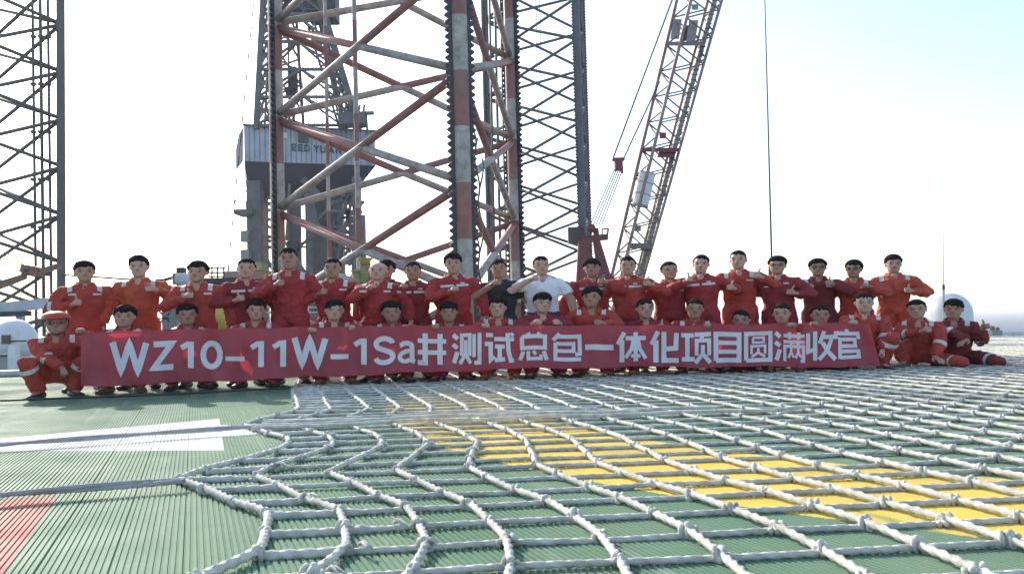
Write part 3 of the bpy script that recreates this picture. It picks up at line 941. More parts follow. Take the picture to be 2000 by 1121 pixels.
# ------------------------------------------------------------------ right side: antenna, radome, deck lamp
ra = at(1858, 612, 27)
rad_ = empty('satellite_radome', (ra.x, ra.y, -1.6), 'white rounded satellite dome behind the man pointing his thumb sideways', 'radome')
dm = MB(); rings = []
for k in range(12):
    t = k / 11
    z = -0.75 + 0.75 * min(1, t * 2.2) if t < .45 else 0.66 * math.sin((t - .45) / .55 * math.pi / 2 * .98)
    rr = .64 if t < .45 else .64 * math.cos((t - .45) / .55 * math.pi / 2 * .98)
    rings.append([Vector((rr * math.cos(2 * math.pi * j / 28), rr * math.sin(2 * math.pi * j / 28), ra.z + 1.6 + z)) for j in range(28)])
dm.loft(rings); dm.build('dome', MAT['white'], rad_, True)
MB().tube([(0, 0, 0), (0, 0, ra.z + .9)], .3, 12).build('pedestal', MAT['pipewhite'], rad_, True)
an = empty('whip_antenna', (at(1843, 600, 26.4).x, 26.4, -1.6), 'thin whip antenna standing beside the white radome', 'antenna')
MB().tube([at(1843, 640, 26.4) - an.location, at(1843, 560, 26.4) - an.location], .035, 8).build('mast', MAT['pipewhite'], an)
MB().tube([at(1843, 562, 26.4) - an.location, at(1842, 430, 26.4) - an.location, at(1841, 334, 26.4) - an.location], [.012, .009, .006], 6).build('whip', MAT['boomgrey'], an)
MB().tube([at(1843, 566, 26.4) - an.location, at(1843, 556, 26.4) - an.location], .04, 8).build('mounting_clamp', MAT['dark'], an)
MB().tube([(0, 0, 0), at(1843, 636, 26.4) - an.location], .05, 8).build('post', MAT['pipewhite'], an)
lp = gnd(1944, 658)
lamp = empty('deck_lamp', (lp.x, lp.y, 0.05), 'small grey perimeter lamp fitting on the far deck edge', 'lamp')
MB().box((0, 0, .07), (.3, .22, .14)).build('housing', MAT['greygreen'], lamp)
MB().tube([(-.07, 0, .14), (-.07, 0, .2), (-.07, 0, .27)], [.07, .07, .05], 10).build('lens', MAT['boomgrey'], lamp)
MB().tube([(.08, 0, .14), (.08, 0, .23)], .05, 10).build('lens', MAT['boomgrey'], lamp)

# ------------------------------------------------------------------ left side: domes, posts, boom in its rest
d0 = at(28, 665, 21)
ld = empty('satellite_radome', (d0.x, d0.y, -1.6), 'large pale dome low at the corner behind the helmeted man', 'radome')
MB().ellipsoid((0, 0, d0.z + 1.6), (.53, .53, .55), 24, 14).build('dome', MAT['white'], ld, True)
MB().tube([(0, 0, 0), (0, 0, d0.z + 1.2)], .25, 12).build('pedestal', MAT['pipewhite'], ld, True)
pp = at(27, 690, 18)
po = empty('white_post', (pp.x, pp.y, -.6), 'white square post with bracket in front of the pale dome', 'post')
MB().box((0, 0, at(27, 648, 18).z / 2 + .3), (.17, .17, at(27, 648, 18).z + .6)).build('post_shaft', MAT['white'], po)
MB().box(at(35, 666, 17.9) - po.location, (.36, .04, .03)).build('bracket', MAT['dark'], po)
MB().box(at(13, 663, 17.9) - po.location, (.16, .12, .2)).build('switch_box', MAT['brownleg'], po)
dd = at(6, 720, 18.5)
dru = empty('steel_drum', (dd.x, dd.y, -.6), 'grey green drum standing at the lower edge beside the white post', 'drum')
MB().tube([(0, 0, 0), (0, 0, .3), (0, 0, .6), (0, 0, at(6, 694, 18.5).z + .6)], .16, 14).build('drum_body', MAT['greygreen'], dru, True)
MB().tube([(0, 0, at(6, 696, 18.5).z + .6), (0, 0, at(6, 692, 18.5).z + .6)], .17, 14).build('drum_lid', MAT['dark'], dru)
cab2 = at(75, 665, 22)
lk = empty('equipment_locker', (cab2.x, cab2.y, -1.6), 'white equipment locker half hidden behind the helmeted man', 'locker')
MB().box((0, 0, cab2.z / 2 + .9), (.55, .6, cab2.z + 1.5)).build('locker_body', MAT['white'], lk)
MB().box((.02, -.32, cab2.z + .8), (.4, .03, .7)).build('locker_door', MAT['pipewhite'], lk)
sb = empty('stowed_boom', at(-60, 608, 40), 'pale box beam boom resting level at the left behind the men', 'boom')
MB().beam(Vector((0, 0, 0)), at(95, 592, 40) - sb.location, .5, .5).build('box_beam', MAT['pipewhite'], sb)
MB().beam(at(-60, 616, 39.6) - sb.location, at(60, 612, 39.6) - sb.location, .2, .25).build('lower_rail', MAT['dark'], sb)
MB().beam(at(40, 605, 40) - sb.location, at(44, 900, 40) - sb.location, .3, .3).build('rest_post', MAT['pipewhite'], sb)
hb = empty('crane_hook_block', at(62, 530, 50), 'rusty orange hook block hanging on ropes by the dark leg', 'hook block')
hr_ = Euler((0, .22, 0)).to_matrix()
MB().box((0, 0, .02), (.95, .5, .62), hr_).build('sheave_housing', MAT['orange_hook'], hb)
MB().box((-.28, -.27, .16), (.5, .08, .42), hr_).build('cheek_plate', MAT['orange_hook'], hb)
MB().tube([(-.2, -.33, .05), (-.2, .33, .05)], .12, 12).build('sheave_pin', MAT['dark'], hb)
MB().box((.42, 0, -.16), (.5, .36, .34), hr_).build('hook_shank', MAT['orange_hook'], hb)
MB().beam(at(78, 532, 50) - hb.location, at(118, 520, 50) - hb.location, .22, .24).build('hook_arm', MAT['orange_hook'], hb)
for p, q in (((-30, 475), (58, 516)), ((-30, 482), (52, 520)), ((-30, 494), (46, 528)), ((-30, 500), (44, 532))):
    MB().tube([at(*p, 50) - hb.location, at(*q, 50) - hb.location], .04, 5).build('hoist_rope', MAT['boom'], hb)
MB().beam(at(50, 540, 50) - hb.location, at(-40, 575, 50) - hb.location, .3, .3).build('boom_chord', MAT['orange_hook'], hb)

# ------------------------------------------------------------------ things glimpsed between and above the heads
sw = empty('slack_cable', at(185, 541, 34), 'dark cable drooping between the heads of the standing men', 'cable')
MB().tube([at(x, y, 34) - sw.location for x, y in ((120, 537), (185, 541), (240, 545), (300, 548), (320, 546), (350, 537), (380, 545), (430, 545), (480, 549))], .045, 6).build('cable_strand', MAT['rope_wire'], sw, True)
sw2 = empty('slack_cable', at(320, 548, 34.5), 'second thin dark cable below the first, behind the third standing man', 'cable')
MB().tube([at(x, y, 34.5) - sw2.location for x, y in ((300, 553), (335, 545), (370, 549), (430, 552), (520, 545))], .035, 6).build('cable_strand', MAT['rope_wire'], sw2, True)
win = empty('deck_winch', (at(352, 600, 33).x, 33, -9.5), 'orange and dark deck winch with pale drum behind the third standing man', 'winch')
def rel(root, px, py, Y): return at(px, py, Y) - root.location
MB().box(rel(win, 355, 545, 33), (.55, .5, .45)).build('gear_case', MAT['orange_hook'], win)
MB().tube([rel(win, 346, 546, 32.6), rel(win, 372, 546, 32.6)], .26, 14).build('winch_drum', MAT['pipewhite'], win)
MB().box(rel(win, 354, 530, 33), (.3, .3, .3)).build('motor', MAT['dark'], win)
MB().box(rel(win, 352, 610, 33), (1.0, 1.0, 1.9)).build('winch_base', MAT['hull'], win)
MB().box(rel(win, 352, 870, 33), (.9, .9, 9.0)).build('support_tower', MAT['hull'], win)
ply = empty('handrail', (at(425, 620, 36).x, 36, -9.5), 'dark railing and platform between the third and fourth standing men', 'railing')
for y in (523, 533, 541): MB().beam(rel(ply, 408, y, 36), rel(ply, 440, y, 36), .06, .06).build('rail', MAT['dark'], ply)
for x in (414, 425, 437): MB().beam(rel(ply, x, 521, 36), rel(ply, x, 556, 36), .06, .06).build('railing_post', MAT['dark'], ply)
MB().box(rel(ply, 435, 549, 36), (1.6, 1.0, .22)).build('platform', MAT['dark'], ply)
MB().box(rel(ply, 458, 538, 36), (.7, .5, .35)).build('junction_box', MAT['boom'], ply)
MB().beam(rel(ply, 425, 555, 36), rel(ply, 425, 1020, 36), .3, .3).build('support_leg', MAT['dark'], ply)
lt = empty('lattice_mast', (at(322, 640, 30).x, 30, -9.5), 'white tubular lattice frame seen between two orange coveralls', 'mast')
for p, q in (((302, 598), (300, 700)), ((344, 598), (346, 700)), ((303, 600), (343, 640)), ((343, 600), (303, 640)), ((318, 590), (320, 700)), ((303, 622), (344, 622)), ((303, 645), (344, 680)), ((331, 595), (327, 650)), ((303, 700), (303, 1000)), ((345, 700), (345, 1000))):
    MB().beam(rel(lt, *p, 30), rel(lt, *q, 30), .06, .06).build('lattice_bar', MAT['boomgrey'], lt)
yd = empty('yellow_drum', (at(436, 640, 24).x, 24, -4), 'yellow tapered container between the third and fourth standing men', 'container')
MB().tube([rel(yd, 436, 648, 24), rel(yd, 436, 618, 24), rel(yd, 436, 600, 24)], [.16, .3, .34], 14).build('drum_body', MAT['yellow'], yd, True)
MB().tube([rel(yd, 436, 600, 24), rel(yd, 436, 594, 24)], [.36, .36], 14).build('drum_lid', MAT['dark'], yd)
MB().tube([(0, 0, 0), rel(yd, 436, 650, 24)], .15, 10).build('drum_stand', MAT['dark'], yd)
yg = empty('deck_pump', (at(715, 540, 31).x, 31, -9.5), 'faded yellow green pump casing behind the bald man', 'pump')
for (x_, y0_, y1_, r_) in ((713, 560, 506, .22), (698, 570, 530, .2), (724, 560, 520, .1)):
    MB().tube([rel(yg, x_, y0_, 31), rel(yg, x_, y1_, 31)], r_, 12).build('pump_body', MAT['yellowgreen'], yg, True)
    for f_ in (0.0, .45, .97):
        yy_ = y0_ + (y1_ - y0_) * f_
        MB().tube([rel(yg, x_, yy_, 31), rel(yg, x_, yy_ - 3.5, 31)], r_ * 1.35, 12).build('flange', MAT['yellowgreen'], yg)
MB().tube([rel(yg, 704, 510, 30.8), rel(yg, 722, 510, 30.8)], .12, 10).build('valve_wheel', MAT['yellow'], yg)
MB().tube([rel(yg, 685, 548, 31), rel(yg, 668, 540, 31), rel(yg, 640, 545, 31)], .13, 10).build('suction_pipe', MAT['pipewhite'], yg, True)
MB().tube([(0, 0, 0), rel(yg, 710, 560, 31)], .35, 10).build('pump_stand', MAT['hull'], yg)
for pxs, col_, lab in (((560, 600), 'pipewhite', 'pale pipe run low behind the tall standing man'), ((1085, 1135), 'pipewhite', 'white handrail beyond the man in the white shirt')):
    rl = empty('handrail' if pxs[0] > 1000 else 'pipe_run', (at(pxs[0], 600, 34).x, 34, -9.5), lab, 'railing' if pxs[0] > 1000 else 'pipe')
    for y in (590, 600, 610): MB().tube([rel(rl, pxs[0] - 40, y, 34), rel(rl, pxs[1] + 20, y, 34)], .04, 6).build('rail', MAT[col_], rl)
    for x in range(pxs[0] - 30, pxs[1] + 20, 24): MB().tube([rel(rl, x, 588, 34), rel(rl, x, 1050, 34)], .04, 6).build('railing_post', MAT[col_], rl)

# ------------------------------------------------------------------ banner
BX = [158, 400, 700, 1000, 1300, 1710]
BD = [10.30, 10.72, 10.95, 11.05, 11.12, 11.18]
BT = [650, 642, 637, 635.5, 635, 630]
BB = [755, 745, 732, 720, 716, 716]
def banner_pt(px, v, off=0.0):
    """point of the cloth: v = 0 at the top hem, 1 at the bottom"""
    yt, yb = np.interp(px, BX, BT), np.interp(px, BX, BB)
    Y = np.interp(px, BX, BD)
    wav = 0.055 * noise.noise((px * .018, v * 1.3 + px * .006, 3)) + 0.03 * noise.noise((px * .05, v * 2.0 - px * .02, 7)) + 0.026 * math.sin(px * 0.021 + 0.5 * v) + 0.014 * math.sin(px * 0.053 + 1.3) * (0.4 + v) + 0.01 * math.sin(px * 0.11 + 2 * v)
    wav += 0.017 * math.sin(px * .14 + 2.2 * v + 5 * noise.noise((px * .01, v, 1))) * max(0, noise.noise((px * .012, 5, v * .5)) + .25)
    yt += 2.6 * abs(math.sin(px * 0.027)) - 1.0
    yb += 1.6 * math.sin(px * 0.028 + 1) + 0.8 * math.sin(px * .07)
    sh = 0.0
    if px > 1640: sh = (px - 1640) / 70.0 * 22 * (v - 0.55)
    p = at(px + sh, yt + (yb - yt) * v, Y + wav)
    p.y -= off
    return p
bro = banner_pt(930, 1.0)
ban = empty('banner', (bro.x, bro.y, 0), 'long red cloth banner with white lettering held up in front of the crouching men', 'banner')
Mban = mat('banner_cloth', (0.48, 0.085, 0.115), 0.55, 0, 0.2, 5)
nt = Mban.node_tree
pb = nt.nodes['Principled BSDF']
trn = nt.nodes.new('ShaderNodeBsdfTranslucent'); trn.inputs['Color'].default_value = (0.62, 0.03, 0.05, 1)
msh = nt.nodes.new('ShaderNodeMixShader'); msh.inputs[0].default_value = 0.33
nt.links.new(pb.outputs[0], msh.inputs[1]); nt.links.new(trn.outputs[0], msh.inputs[2])
nt.links.new(msh.outputs[0], nt.nodes['Material Output'].inputs['Surface'])
bm_ = MB()
nu, nv = 330, 18
pts = [banner_pt(158 + 1552 * i / nu, k / nv) - ban.location for i in range(nu + 1) for k in range(nv + 1)]
bm_.add(pts, [(i * (nv + 1) + k, (i + 1) * (nv + 1) + k, (i + 1) * (nv + 1) + k + 1, i * (nv + 1) + k + 1) for i in range(nu) for k in range(nv)])
clo = bm_.build('banner_cloth', Mban, ban, True)
# hems, a little thicker than the cloth
for v0, v1 in ((-0.004, 0.03), (0.97, 1.004)):
    hm = MB()
    P = [banner_pt(158 + 1552 * i / nu, v0, 0.004) - ban.location for i in range(nu + 1)]
    Q = [banner_pt(158 + 1552 * i / nu, v1, 0.004) - ban.location for i in range(nu + 1)]
    hm.add(P + Q, [(i, i + 1, nu + 2 + i, nu + 1 + i) for i in range(nu)])
    hm.build('hem', Mban, clo, True)

Mlet = mat('banner_lettering', (0.68, 0.66, 0.70), 0.6, 0, 0.08, 8)
def glyph(strokes, x0, x1, yt, yb, name='letter'):
    """strokes: list of (polyline on a 10 x 10 grid, width) laid on the cloth as flat print"""
    g = MB()
    lay = 0
    def put(gx, gy, o):
        px = x0 + (x1 - x0) * gx / 10
        py = yt + (yb - yt) * (1 - gy / 10)
        t_, b_ = np.interp(px, BX, BT), np.interp(px, BX, BB)
        return banner_pt(px, (py - t_) / (b_ - t_), 0.011 + o) - ban.location
    asp = (x1 - x0) / (yb - yt)
    for poly, w in strokes:
        w = min(w * (1.16 if x1 < 814 else 1.06), 9.6)
        # miter the joints so a stroke is one ribbon
        P = [np.array(p, float) * np.array([asp, 1]) for p in poly]
        dense = [P[0]]
        for a, c in zip(P[:-1], P[1:]):
            nn = max(1, int(np.linalg.norm(c - a) / 1.2))
            for k in range(1, nn + 1): dense.append(a + (c - a) * k / nn)
        Ls_, Rs_ = [], []
        for k, p in enumerate(dense):
            t0 = dense[k] - dense[k - 1] if k > 0 else dense[1] - dense[0]
            t1 = dense[k + 1] - dense[k] if k < len(dense) - 1 else t0
            if k == 0: t0 = t1
            n0 = np.array([-t0[1], t0[0]]) / np.linalg.norm(t0); n1 = np.array([-t1[1], t1[0]]) / np.linalg.norm(t1)
            nn_ = n0 + n1
            ln = np.linalg.norm(nn_)
            nn_ = n0 if ln < .3 else nn_ / ln / max(0.5, ln / 2)
            Ls_.append(p + nn_ * w / 2); Rs_.append(p - nn_ * w / 2)
        A = [put(p[0] / asp, p[1], lay) for p in Ls_]; B = [put(p[0] / asp, p[1], lay) for p in Rs_]
        n_ = len(A)
        g.add(A + B, [(k, k + n_, k + 1 + n_, k + 1) for k in range(n_ - 1)])
        lay += 0.0006
    return g.build(name, Mlet, clo)
def S(*pts, w=1.35): return (list(pts), w)
def arc(cx, cy, rx, ry, a0, a1, n=14):
    return [(cx + rx * math.cos(R(a0 + (a1 - a0) * k / n)), cy + ry * math.sin(R(a0 + (a1 - a0) * k / n))) for k in range(n + 1)]
LW = [S((.6, 10), (2.8, .2), (5, 9.6), (7.2, .2), (9.4, 10), w=1.9)]
LZ = [S((.8, 9.1), (9.0, 9.1), (1.0, .9), (9.6, .9), w=1.75)]
L1_ = [S((.4, 7.4), (5.2, 9.3), w=1.7), S((6.6, 10), (6.6, 0), w=1.9)]
L0_ = [(arc(5, 5, 3.9, 4.2, 0, 360, 28), 1.75)]
LD_ = [S((0, 5), (10, 5), w=9.0)]
LS = [([(8.6, 7.6)] + arc(5, 7.3, 3.7, 2.0, 20, 200, 10) + [(2.2, 6.0), (7.4, 4.4)] + arc(4.9, 2.8, 3.9, 2.1, 20, -165, 12), 1.55)]
LA = [([(1.2, 8.2)] + arc(4.6, 7.6, 3.1, 1.6, 150, 0, 8) + [(7.8, 1.2), (9.4, .6)], 1.9), ([(7.6, 5.7), (4.5, 5.4)] + arc(4.0, 2.8, 2.9, 2.1, 100, 330, 12), 1.7)]
DOTS = [S((.2, 9.6), (1.8, 8.2)), S((.1, 6.4), (1.7, 5.2)), S((.5, .3), (1.7, 4.0))]
G = {
 'well': [S((.2, 7.6), (9.8, 7.6)), S((.2, 3.9), (9.8, 3.9)), S((2.7, 10), (2.7, .6), (.2, .6), w=1.6), S((7.7, 10), (7.7, 0), w=1.6)],
 'ce': DOTS + [S((3.2, 2.8), (3.2, 9.4), (6.0, 9.4), (6.0, 2.8), w=1.1), S((4.6, 7.8), (4.6, 3.4), (2.6, .2), w=1.1), S((4.7, 3.2), (6.3, .4), w=1.1), S((7.5, 9.6), (7.5, 2.4), w=1.1), S((9.4, 10), (9.4, .6), (7.6, .6), w=1.2)],
 'shi': [S((.4, 9.2), (2.8, 9.2)), S((0, 6.3), (2.0, 6.3), (2.0, .9), (3.3, 2.1)), S((3.2, 7.9), (10, 7.9)), S((3.5, 5.4), (6.8, 5.4)), S((5.1, 5.4), (5.1, .9)), S((3.4, .8), (6.9, 1.1)), S((7.8, 10), (8.1, 4), (8.9, .7), (9.9, .9)), S((8.8, 10), (9.8, 9), w=1.0)],
 'zong': [S((3, 10), (3.6, 8.8)), S((7.2, 10), (6.5, 8.8)), S((1.0, 8.7), (9, 8.7), (9, 4.7), (1.0, 4.7), (1.0, 8.7)), S((1.5, 3.5), (.3, .4)), S((3.2, 3.5), (3.2, .8), (7.6, .8), (7.6, 2.2), w=1.15), S((4.9, 3.5), (5.8, 2.2), w=1.1), S((8.6, 3.5), (9.6, .4))],
 'bao': [S((2.4, 10), (.2, 7.4)), S((1.6, 8.9), (9.2, 8.9), (9.4, 2.7), (7.8, 2.4)), S((1.2, 6.3), (7.2, 6.3), (7.2, 3.7), (1.2, 3.7), w=1.25), S((1.0, 6.6), (1.0, .7), (9.8, .7))],
 'yi': [S((0, 5), (10, 5), w=9.5)],
 'ti': [S((2.6, 10), (.2, 6.0)), S((1.7, 7.4), (1.7, 0), w=1.5), S((3, 8.0), (10, 8.0)), S((6.5, 10), (6.5, .2)), S((5.7, 7.6), (5.1, 4.4), (3.0, 1.4), w=1.2), S((7.3, 7.6), (7.9, 4.4), (10, 1.2), w=1.2), S((4.9, 2.0), (8.1, 2.0), w=1.1)],
 'hua': [S((2.6, 10), (.2, 5.8)), S((1.8, 7.2), (1.8, 0), w=1.6), S((4.7, 10), (4.7, .7), (10, .7), w=1.5), S((9.2, 9.8), (9.0, 4.8), (5.2, 4.4), w=1.5)],
 'xiang': [S((0, 9.1), (4.2, 9.1)), S((2.1, 9), (2.1, 1.4)), S((.2, 1.1), (4.6, 1.5)), S((4.5, 9.3), (10, 9.3)), S((7.2, 9.2), (6.7, 7.4), w=1.2), S((5.2, 2.6), (5.2, 7.4), (9.4, 7.4), (9.4, 2.6), w=1.2), S((7.3, 6.0), (7.3, 3.2), (4.8, .2), w=1.2), S((7.5, 2.9), (9.9, .2), w=1.3)],
 'mu': [S((.9, .6), (.9, 9.4), (9.1, 9.4), (9.1, .6), (.9, .6), w=1.5), S((1, 6.5), (9, 6.5), w=1.3), S((1, 3.5), (9, 3.5), w=1.3)],
 'yuan': [S((.7, .5), (.7, 9.5), (9.3, 9.5), (9.3, .5), (.7, .5), w=1.3), S((3.1, 8.1), (6.9, 8.1), (6.9, 6.5), (3.1, 6.5), (3.1, 8.1), w=.75), S((2.6, 2.6), (2.6, 5.3), (7.4, 5.3), (7.4, 2.6), w=.8), S((5, 4.6), (5, 3.1), (2.6, 1.6), w=.8), S((5.2, 2.9), (7.4, 1.6), w=.8)],
 'man': DOTS + [S((2.9, 8.8), (10, 8.8), w=1.1), S((4.9, 10), (4.9, 7.7), w=1.1), S((8, 10), (8, 7.7), w=1.1), S((2.9, 6.8), (10, 6.8), w=1.0), S((3.3, .2), (3.3, 5.3), (9.6, 5.3), (9.6, .4), (8.6, .4), w=1.0), S((5.4, 6.6), (5.4, 3.4), (4.5, 1.4), w=.8), S((5.5, 3.2), (6.4, 1.6), w=.7), S((7.8, 6.6), (7.8, 3.4), (7.0, 1.4), w=.8), S((7.9, 3.2), (8.8, 1.6), w=.7)],
 'shou': [S((1, 9.4), (1, 3.0), (3.0, 3.8), w=1.3), S((3.3, 10), (3.3, 0), w=1.4), S((6.3, 10), (4.8, 5.8), w=1.3), S((5.6, 8), (10, 8), w=1.3), S((8.8, 7.6), (7.4, 3.6), (4.6, .3), w=1.3), S((5.7, 6.2), (7.4, 3.2), (10, .4), w=1.4)],
 'guan': [S((4.9, 10.3), (4.9, 9.2), w=1.4), S((.7, 6.9), (.7, 8.8), (9.3, 8.8), (9.3, 6.9), w=1.25), S((2.2, .2), (2.2, 6.8), (7.8, 6.8), (7.8, 4.5), (2.2, 4.5), w=1.2), S((2.2, 2.7), (8.6, 2.7), (8.6, .7), (2.2, .7), w=1.2)],
}
for st, x0, x1, yt, yb in ((LW, 216, 291, 668, 725), (LZ, 297, 341, 666, 723), (L1_, 353, 384, 667, 719), (L0_, 393, 435, 665, 720), (LD_, 441, 478, 695, 704), (L1_, 490, 521, 665, 716), (L1_, 533, 564, 664, 716),
                           (LW, 571, 640, 660, 714), (LD_, 646, 681, 690, 700), (L1_, 692, 721, 661, 711), (LS, 729, 773, 656, 711), (LA, 777, 813, 667, 710),
                           (G['well'], 815, 873, 651, 712), (G['ce'], 884, 940, 650, 710), (G['shi'], 947, 1004, 649, 708), (G['zong'], 1014, 1070, 650, 706), (G['bao'], 1079, 1136, 650, 704), (G['yi'], 1143, 1198, 672, 683),
                           (G['ti'], 1205, 1261, 648, 708), (G['hua'], 1271, 1325, 648, 708), (G['xiang'], 1330, 1388, 648, 708), (G['mu'], 1393, 1448, 649, 707), (G['yuan'], 1453, 1508, 648, 707), (G['man'], 1513, 1571, 648, 706), (G['shou'], 1572, 1631, 646, 703), (G['guan'], 1628, 1682, 644, 701)):
    glyph(st, x0, x1, yt, yb)

# ------------------------------------------------------------------ people
V3 = Vector
def ell_ring(c, ux, uy, rx, ry, n=18):
    return [c + ux * (rx * math.cos(2 * math.pi * j / n)) + uy * (ry * math.sin(2 * math.pi * j / n)) for j in range(n)]
def ik(a, b, l1, l2, hint):
    d = b - a
    L = d.length
    if L > (l1 + l2) * 0.985:
        b = a + d * ((l1 + l2) * 0.985 / L); d = b - a; L = d.length
    if L < abs(l1 - l2) + .03:
        L = abs(l1 - l2) + .03
    u = d.normalized()
    x = (l1 * l1 - l2 * l2 + L * L) / (2 * L)
    h = math.sqrt(max(l1 * l1 - x * x, 1e-6))
    p = hint - u * hint.dot(u)
    if p.length < 1e-3: p = V3((0, 0, -1)) - u * (-u.z)
    return a + u * x + p.normalized() * h, b
def head_rings(Mh, grow=0.0, n=22):
    secs = [(-.121, .022, .020, -.062), (-.112, .042, .040, -.050), (-.092, .056, .060, -.034), (-.06, .067, .078, -.018), (-.02, .073, .090, -.004), (.02, .076, .095, .003),
            (.055, .077, .096, .006), (.085, .069, .086, .008), (.107, .049, .062, .010), (.119, .022, .028, .012)]
    out = []
    for z, rx, ry, yo in secs:
        out.append([Mh @ V3(((rx + grow) * math.cos(2 * math.pi * j / n), yo + (ry + grow) * math.sin(2 * math.pi * j / n), z)) for j in range(n)])
    return out
def hand(mb, w, d, nrm, thumb, kind, sc=1.0):
    """w wrist, d towards the fingers, nrm palm side, thumb = thumb side; five separate fingers"""
    d = d.normalized(); thumb = (thumb - d * thumb.dot(d)).normalized(); nrm = (nrm - d * nrm.dot(d) - thumb * nrm.dot(thumb))
    nrm = nrm.normalized() if nrm.length > 1e-3 else d.cross(thumb)
    P = lambda a, t, n_: w + (d * a + thumb * t + nrm * n_) * sc
    mb.loft([ell_ring(P(-.02, 0, 0), thumb, nrm, .027 * sc, .022 * sc, 10), ell_ring(P(.03, 0, 0), thumb, nrm, .038 * sc, .021 * sc, 10), ell_ring(P(.075, 0, 0), thumb, nrm, .043 * sc, .019 * sc, 10), ell_ring(P(.098, 0, 0), thumb, nrm, .038 * sc, .012 * sc, 10)])
    lens = (.95, 1.05, 1.0, .82)
    for k, tt in enumerate((.033, .011, -.011, -.032)):
        l = lens[k]
        if kind in ('t', 'f'):
            mb.capsule([P(.092, tt, 0), P(.108, tt, .030 * l), P(.078, tt, .050 * l), P(.052, tt, .036 * l)], [.0115 * sc, .0110 * sc, .0105 * sc, .0095 * sc], 7)
        elif kind == 'p' and k == 0:
            mb.capsule([P(.092, tt, 0), P(.135, tt + .006, .002), P(.172, tt + .010, .002)], [.0115 * sc, .0105 * sc, .009 * sc], 7)
        elif kind == 'p':
            mb.capsule([P(.092, tt, 0), P(.108, tt, .030 * l), P(.078, tt, .050 * l), P(.052, tt, .036 * l)], [.0115 * sc, .0110 * sc, .0105 * sc, .0095 * sc], 7)
        else:
            mb.capsule([P(.09, tt, 0), P(.125 * l + .01, tt * 1.1, .010), P(.150 * l + .01, tt * 1.12, .026), P(.165 * l + .01, tt * 1.1, .045)], [.0115 * sc, .0105 * sc, .010 * sc, .0085 * sc], 7)
    if kind == 't':
        mb.capsule([P(.02, .030, .010), P(.050, .052, .016), P(.056, .085, .014), P(.050, .116, .008)], [.016 * sc, .0145 * sc, .0125 * sc, .0105 * sc], 8)
    elif kind == 'f':
        mb.capsule([P(.02, .030, .010), P(.052, .046, .026), P(.084, .034, .048), P(.092, .010, .056)], [.016 * sc, .0140 * sc, .0120 * sc, .0105 * sc], 8)
    else:
        mb.capsule([P(.015, .030, .008), P(.050, .056, .014), P(.082, .066, .020), P(.106, .064, .026)], [.016 * sc, .0135 * sc, .0120 * sc, .010 * sc], 8)

